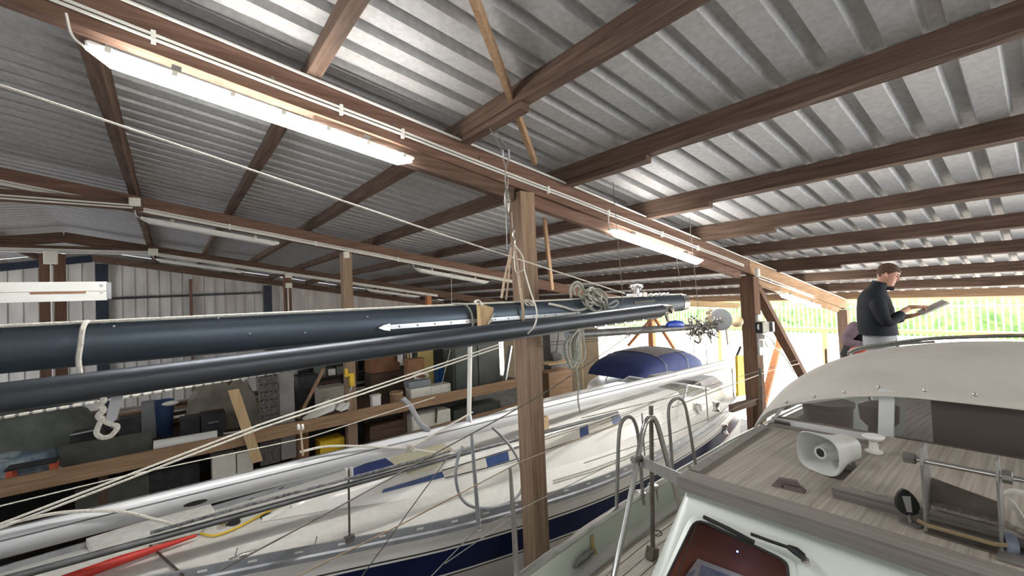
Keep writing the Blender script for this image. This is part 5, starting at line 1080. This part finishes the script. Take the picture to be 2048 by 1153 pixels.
# leaning things before the open eave
tag(obj('metal_plank', MB().bar(PY(1021, 692, 9.42), PY(1007, 775, 9.42), .05, .13, (0, 1, 0)), alu), 'bright aluminium plank leaning beside the big post', 'plank')
sh_ = thing('shovel', 'black shovel leaning in front of the beige boards', 'shovel', PY(1113, 722, 11.6)); obj('shaft', MB().tube([PY(1119, 652, 11.6), PY(1113, 705, 11.6)], .02, 8), dark2, sh_, True); obj('blade', MB().prism([PY(*p, 11.6) for p in ((1104, 708), (1112, 703), (1124, 710), (1122, 722), (1108, 724))], (0, .03, 0)), dark2, sh_)
crate('grey_cupboard', 'dark grey cupboard behind the shovel', 'cupboard', (1100, 640, 1136, 726), 11.75, .4, mat('dark_grey_panel', (.10, .095, .095), None, .6), -2.9); crate('pale_bench', 'pale wooden bench top below the shovel', 'bench', (1098, 727, 1150, 740), 11.2, .7, paleX, -2.42); crate('bench_base', 'tan bench base below the shovel', 'bench', (1098, 742, 1145, 800), 11.25, .6, tanX, 0-H)
# ================================================================== SOCKETS ON THE DARK POST
sk = thing('socket_box', 'black and grey electric socket box with looped white cable on the dark post', 'socket', V(8.3, 3.36, -1.5))
sx = PY(1526, 655, 3.36)
obj('back_board', MB().box(PY(1519, 670, 3.40), (.16, .04, .75)), greysteel, sk); obj('black_socket', MB().box(PY(1524, 655, 3.30), (.3, .14, .2), None, 0, .02), blackp, sk); obj('socket_face', MB().box(PY(1538, 654, 3.28), (.08, .16, .18)), greysteel, sk)
obj('lower_socket', MB().box(PY(1527, 672, 3.34), (.1, .08, .12)).box(PY(1524, 688, 3.34), (.1, .08, .12)), whitepl, sk)['kind'] = 'stuff'
obj('loop_cable', MB().tube(curve([PY(*p, 3.30) for p in ((1519, 645), (1516, 655), (1522, 665), (1532, 672), (1545, 682), (1548, 692), (1536, 694), (1530, 684))], 4), .016, 6), cablew, sk, True)
obj('drop_cable', MB().tube(curve([PY(*p, 3.30) for p in ((1532, 690), (1555, 700), (1572, 718), (1590, 748))], 4), .014, 6), cablew, sk, True)
sheetobj('yellow_rag', 'bright yellow oilskin hanging behind the dark socket post', 'oilskin', ((1475, 712), (1492, 712), (1494, 790), (1477, 793)), 4.2, yellowm, .05)
cord('line_wire', [PY(1598, 728, 3.4), PY(1540, 742, 3.35), PY(1345, 815, 2.2)], .008, ropew, 'pale cord tied between the gate hoop and the strut', 'rope')
tag(obj('rusty_bracket', MB().bar(PY(1462, 818, 3.52), Vector((8.49, 3.52, PY(1502, 806, 3.52).z)), .08, .12), brownX), 'short brown timber bracket fixed low on the dark socket post', 'bracket')
# rusty rail outside the eave
yr = thing('yard_rail', 'rusty rail between short posts at the edge of the yard', 'rail', (16.5, 2, 0)); obj('rail_bar', MB().bar((16.5, -8, 3.05), (16.5, 9, 3.05), .07, .09), orangeZ, yr)
for y in (-6, -1, 4.6, 8): obj('rail_post', MB().box((16.5, y, 1.5), (.12, .12, 3.0)), orangeZ, yr)
# ================================================================== PEOPLE
skinm = mat('skin', (.52, .27, .19), (.58, .31, .22), .5, 0, 20); hairm = mat('short_brown_hair', (.07, .035, .02), (.11, .06, .035), .8, 0, 60, bump=.4)
jackm = mat('navy_black_jacket', (.004, .006, .011), (.007, .010, .017), .8, 0, 8, bump=.2); greyp = mat('light_grey_trousers', (.30, .315, .33), (.37, .385, .40), .8, 0, 12, bump=.2)
shirtm = mat('dusky_purple_shirt', (.15, .105, .125), (.21, .15, .175), .8, 0, 9, bump=.3); vestm = mat('dark_vest', (.02, .018, .022), (.03, .028, .032), .8, 0, 8); shoem = mat('dark_shoe', (.02, .02, .02), None, .6)
class Fig:
    def __init__(s, base, fd, zs=1): s.zs = zs; s.b = Vector(base); s.f = Vector((fd[0], fd[1], 0)).normalized(); s.l = Vector((0, 0, 1)).cross(s.f)
    def __call__(s, f, l, z): return s.b+s.f*f+s.l*l+Vector((0, 0, z*s.zs))
def skin(name, V_, E_, m, parent, sub=2):
    og = ABS[parent]; me = bpy.data.meshes.new(name); me.from_pydata([tuple(p-og) for p, r in V_], E_, []); me.materials.append(m)
    o = bpy.data.objects.new(name, me); COL.objects.link(o); o.parent = parent; ABS[o] = og
    o.modifiers.new('skin', 'SKIN'); 
    for i, (p, r) in enumerate(V_):
        sv = me.skin_vertices[0].data[i]; sv.radius = (r, r) if not isinstance(r, tuple) else r; sv.use_root = (i == 0)
    o.modifiers['skin'].use_smooth_shade = True
    sb = o.modifiers.new('sub', 'SUBSURF'); sb.levels = sub; sb.render_levels = sub
    return o
def torso(name, F_, rings, m, parent, n=20):
    rows = []
    for (f, z, tilt, rf, rl) in rings:
        ct, st = math.cos(tilt), math.sin(tilt)
        rows.append([F_(f+rf*math.cos(2*math.pi*k/n)*ct, rl*math.sin(2*math.pi*k/n), z-rf*math.cos(2*math.pi*k/n)*st) for k in range(n)])
    mb = MB().grid(rows, 0, True); mb.add(rows[0], [tuple(range(n))]); mb.add(rows[-1], [tuple(range(n))]); return obj(name, mb, m, parent, True)
def head(F_, f0, z0, tilt, parent, turn=0):
    ct, st = math.cos(tilt), math.sin(tilt); c2, s2 = math.cos(turn), math.sin(turn)
    def P(f, l, z): f, l = f*c2-l*s2, f*s2+l*c2; return F_(f0+f*ct+z*st, l, z0-f*st+z*ct)
    R_ = [(-.06, -.05, .035, .048), (-.02, -.048, .045, .05), (.0, -.05, .088, .05), (.02, -.058, .093, .058), (.05, -.072, .092, .065), (.08, -.088, .094, .07), (.11, -.097, .092, .074), (.14, -.101, .098, .077), (.17, -.098, .092, .075), (.20, -.08, .068, .06), (.222, -.045, .03, .035), (.23, -.01, .0, .01)]
    def ring(z, bk, fr, hw, k=1.0, n=20):
        c = (bk+fr)/2; r = (fr-bk)/2; out = []
        for i in range(n):
            a = 2*math.pi*i/n; x, y = math.cos(a), math.sin(a); out.append((c+r*k*abs(x)**.9*(1 if x > 0 else -1), hw*k*abs(y)**.85*(1 if y > 0 else -1), z))
        return out
    h = obj('head', MB().grid([[P(*p) for p in ring(*r)] for r in R_], 0, True), skinm, parent, True)
    rows = []
    for r in R_[4:]:
        row = []
        for p in ring(*r, 1.0):
            line = .155 if p[0] > .05 else (.125 if p[0] > .005 else (.05 if p[0] < -.03 else .105))
            k = 1.07 if p[2] >= line else .93; row.append(P(p[0]*k if k > 1 else p[0]*k, p[1]*k, p[2]+(.012 if k > 1 else 0)))
        rows.append(row)
    obj('hair', MB().grid(rows, 0, True), hairm, h, True)
    obj('nose', MB().hexa([P(.085, -.014, .068), P(.118, -.010, .07), P(.118, .010, .07), P(.085, .014, .068), P(.088, -.007, .125), P(.098, -.005, .122), P(.098, .005, .122), P(.088, .007, .125)]), skinm, h, True)
    for s in (-1, 1):
        obj('ear', MB().ball(P(-.005, s*.074, .095), (.017, .012, .032), 10, 8), skinm, h, True); obj('eye', MB().ball(P(.083, s*.032, .115), .0105, 8, 6), dark2, h, True); obj('brow', MB().bar(P(.096, s*.018, .135), P(.086, s*.048, .135), .012, .008), hairm, h)
    obj('mouth', MB().bar(P(.092, -.02, .038), P(.092, .02, .038), .008, .008), mat('lips', (.4, .16, .13), None, .5), h)
    return h
def hand(F_, w, d, up, parent, curl=.5, thumb=1, point=False, name='hand'):
    w = Vector(w); d = Vector(d).normalized(); up = Vector(up); up = (up-d*up.dot(d)).normalized(); sd_ = d.cross(up)*thumb
    V_ = [(w-d*.03, .026), (w+d*.05, (.038, .030))]; E_ = [(0, 1)]
    for k, (o_, L) in enumerate(((-.027, .068), (-.009, .078), (.009, .073), (.026, .058))):
        b0 = w+d*.085+sd_*(-o_); c = curl*(0.15 if point and k == 0 else 1)
        p1 = b0+(d*math.cos(c*.6)-up*math.sin(c*.6))*L*.45; p2 = p1+(d*math.cos(c*1.4)-up*math.sin(c*1.4))*L*.33; p3 = p2+(d*math.cos(c*2)-up*math.sin(c*2))*L*.22
        i = len(V_); V_ += [(b0, .012), (p1, .0105), (p2, .0095), (p3, .008)]; E_ += [(1, i), (i, i+1), (i+1, i+2), (i+2, i+3)]
    t0 = w+d*.03+sd_*.032; t1 = t0+(d*.7+sd_*.5-up*.3).normalized()*.035; t2 = t1+(d*.95+sd_*.1-up*.3).normalized()*.03
    i = len(V_); V_ += [(t0, .012), (t1, .010), (t2, .008)]; E_ += [(1, i), (i, i+1), (i+1, i+2)]
    return skin(name, V_, E_, skinm, parent, 1)
# man with the tablet
bs = PX(1757, 700, 6.3); F1 = Fig((bs.x, bs.y, H+DK), (.28, -.96))
p1 = thing('person', 'man in a dark navy jacket and grey trousers standing and looking down at a tablet', 'person', F1(0, 0, 0))
skin('body', [(F1(0, 0, .95), .10), (F1(0, 0, 1.2), .10), (F1(0, 0, 1.42), .085), (F1(.03, 0, 1.54), .058), (F1(.065, 0, 1.60), .055), (F1(0, .17, 1.43), .04), (F1(.06, .255, 1.17), .035), (F1(.30, .07, 1.232), .03), (F1(0, -.17, 1.43), .04), (F1(.06, -.255, 1.19), .035), (F1(.27, -.12, 1.335), .03), (F1(0, .1, .9), .085), (F1(.02, .1, .5), .06), (F1(0, .1, .1), .042), (F1(0, -.1, .9), .085), (F1(.02, -.1, .5), .06), (F1(0, -.1, .1), .042)],
     [(0, 1), (1, 2), (2, 3), (3, 4), (2, 5), (5, 6), (6, 7), (2, 8), (8, 9), (9, 10), (0, 11), (11, 12), (12, 13), (0, 14), (14, 15), (15, 16)], skinm, p1)
head(F1, .075, 1.605, .42, p1, -.15)
jk = torso('jacket', F1, [(.01, 1.03, 0, .175, .205), (.0, 1.08, 0, .18, .21), (-.005, 1.2, .0, .175, .205), (-.01, 1.33, .05, .165, .215), (-.012, 1.43, .1, .15, .22), (.0, 1.50, .2, .118, .175), (.025, 1.555, .25, .082, .105), (.045, 1.60, .3, .075, .085), (.052, 1.625, .3, .074, .082)], jackm, p1)
obj('collar', MB().prism([F1(.10, -.06, 1.53), F1(.16, -.05, 1.525), F1(.165, -.02, 1.56), F1(.10, -.03, 1.575)], F1.l*.05), jackm, jk)
skin('sleeve', [(F1(-.005, -.165, 1.43), .092), (F1(.0, -.215, 1.36), .086), (F1(.05, -.265, 1.19), .066), (F1(.085, -.25, 1.175), .062), (F1(.15, -.20, 1.235), .055), (F1(.215, -.155, 1.29), .046)], [(i, i+1) for i in range(5)], jackm, p1)
skin('sleeve', [(F1(-.005, .165, 1.43), .092), (F1(.0, .215, 1.36), .086), (F1(.05, .265, 1.17), .066), (F1(.085, .25, 1.155), .062), (F1(.17, .175, 1.18), .055), (F1(.245, .11, 1.21), .046)], [(i, i+1) for i in range(5)], jackm, p1)
torso('trousers', F1, [(.01, .80, 0, .13, .165), (.01, .92, 0, .145, .175), (.01, 1.0, 0, .145, .175), (.01, 1.06, 0, .14, .17)], greyp, p1)
for s in (-1, 1):
    skin('trouser_leg', [(F1(.005, s*.085, .92), .105), (F1(.01, s*.095, .7), .092), (F1(.02, s*.1, .48), .072), (F1(-.005, s*.1, .12), .062), (F1(-.005, s*.1, .08), .06)], [(i, i+1) for i in range(4)], greyp, p1)
    skin('shoe', [(F1(-.05, s*.1, .045), .045), (F1(.05, s*.105, .045), .048), (F1(.15, s*.115, .036), .036)], [(0, 1), (1, 2)], shoem, p1, 1)
hand(F1, F1(.27, -.12, 1.335), F1.f*.95+F1.l*.25+Vector((0, 0, .12)), (0, 0, 1), p1, .8, 1, True)
hand(F1, F1(.30, .07, 1.232), F1.f*.9-F1.l*.1+Vector((0, 0, .25)), (0, 0, -1), p1, .55, 1)
tc = F1(.475, .03, 1.325); tv = (F1.f*.86+Vector((0, 0, .5))).normalized(); tw = F1.l; tw = (F1.l*.97+Vector((0, 0, .22))); tw = (tw-tv*tw.dot(tv)).normalized(); tn = tv.cross(tw)
Mt = Matrix((tv, tw, tn)).transposed()
tbl = thing('tablet', 'pale tablet computer held up in the hands of the man in navy', 'tablet', tc-Vector((0, 0, .06)))
obj('case', MB().box(tc, (.25, .18, .016), Mt, 0, .004), creampl, tbl); obj('screen', MB().box(tc-tn*.0088 if tn.z < 0 else tc+tn*.0088, (.22, .155, .002), Mt), mat('pale_lit_screen', (.55, .52, .48), (.62, .6, .55), .3), tbl)
# crouching man behind him
bs = PX(1730, 700, 7.1); F2 = Fig((bs.x, bs.y, H+DK), (-.45, -.9), 1.13)
p2 = thing('person', 'man in a dusky purple shirt and dark vest crouching behind the man with the tablet', 'person', F2(0, 0, 0))
skin('body', [(F2(-.1, 0, .52), .09), (F2(.0, 0, .75), .09), (F2(.12, 0, .95), .08), (F2(.16, 0, 1.02), .05), (F2(.18, 0, 1.04), .045), (F2(.12, .16, .95), .04), (F2(.18, .21, .70), .034), (F2(.36, .11, .66), .028), (F2(.08, -.16, .96), .04), (F2(.0, -.30, .79), .034), (F2(.25, -.24, .735), .028), (F2(-.1, .12, .5), .085), (F2(.28, .18, .52), .06), (F2(.08, .16, .1), .042), (F2(-.1, -.12, .5), .085), (F2(.28, -.18, .52), .06), (F2(.08, -.16, .1), .042)],
     [(0, 1), (1, 2), (2, 3), (3, 4), (2, 5), (5, 6), (6, 7), (2, 8), (8, 9), (9, 10), (0, 11), (11, 12), (12, 13), (0, 14), (14, 15), (15, 16)], skinm, p2)
head(F2, .17, 1.03, .8, p2)
torso('shirt', F2, [(-.12, .5, .4, .15, .17), (-.06, .65, .45, .15, .18), (.02, .80, .5, .15, .19), (.1, .92, .55, .14, .2), (.17, 1.0, .6, .11, .16), (.22, 1.05, .6, .07, .09)], shirtm, p2)
torso('vest', F2, [(-.13, .55, .4, .165, .185), (-.04, .70, .48, .165, .195), (.05, .85, .52, .16, .2), (.12, .94, .55, .145, .19)], vestm, p2)
skin('sleeve', [(F2(.08, -.16, .97), .085), (F2(.06, -.22, .93), .085), (F2(.0, -.30, .80), .07), (F2(.05, -.32, .76), .062), (F2(.22, -.25, .74), .05)], [(i, i+1) for i in range(4)], shirtm, p2)
skin('sleeve', [(F2(.12, .16, .97), .085), (F2(.16, .20, .86), .075), (F2(.18, .22, .70), .06), (F2(.34, .12, .66), .047)], [(i, i+1) for i in range(3)], shirtm, p2)
for s in (-1, 1):
    skin('trouser_leg', [(F2(-.1, s*.1, .5), .11), (F2(.1, s*.15, .53), .095), (F2(.28, s*.18, .52), .075), (F2(.2, s*.17, .3), .065), (F2(.08, s*.16, .1), .055)], [(i, i+1) for i in range(4)], vestm, p2)
    skin('shoe', [(F2(.03, s*.16, .045), .045), (F2(.12, s*.165, .045), .046), (F2(.22, s*.17, .036), .035)], [(0, 1), (1, 2)], shoem, p2, 1)
hand(F2, F2(.26, -.24, .733), F2.f+F2.l*.4, (0, 0, 1), p2, .6, 1); hand(F2, F2(.37, .105, .657), F2.f-F2.l*.3, (0, 0, 1), p2, .6, -1)
rb_ = V(4.75, .86, -.86); tag(obj('red_bag', MB().ball(PX(1716, 704, 5.0), (.05, .07, .05), 10, 8).box(PX(1718, 712, 5.0)-Vector((0, 0, .06)), (.08, .1, .12)), redm, None, True), 'small red bag on the boat behind the cream sprayhood', 'bag')
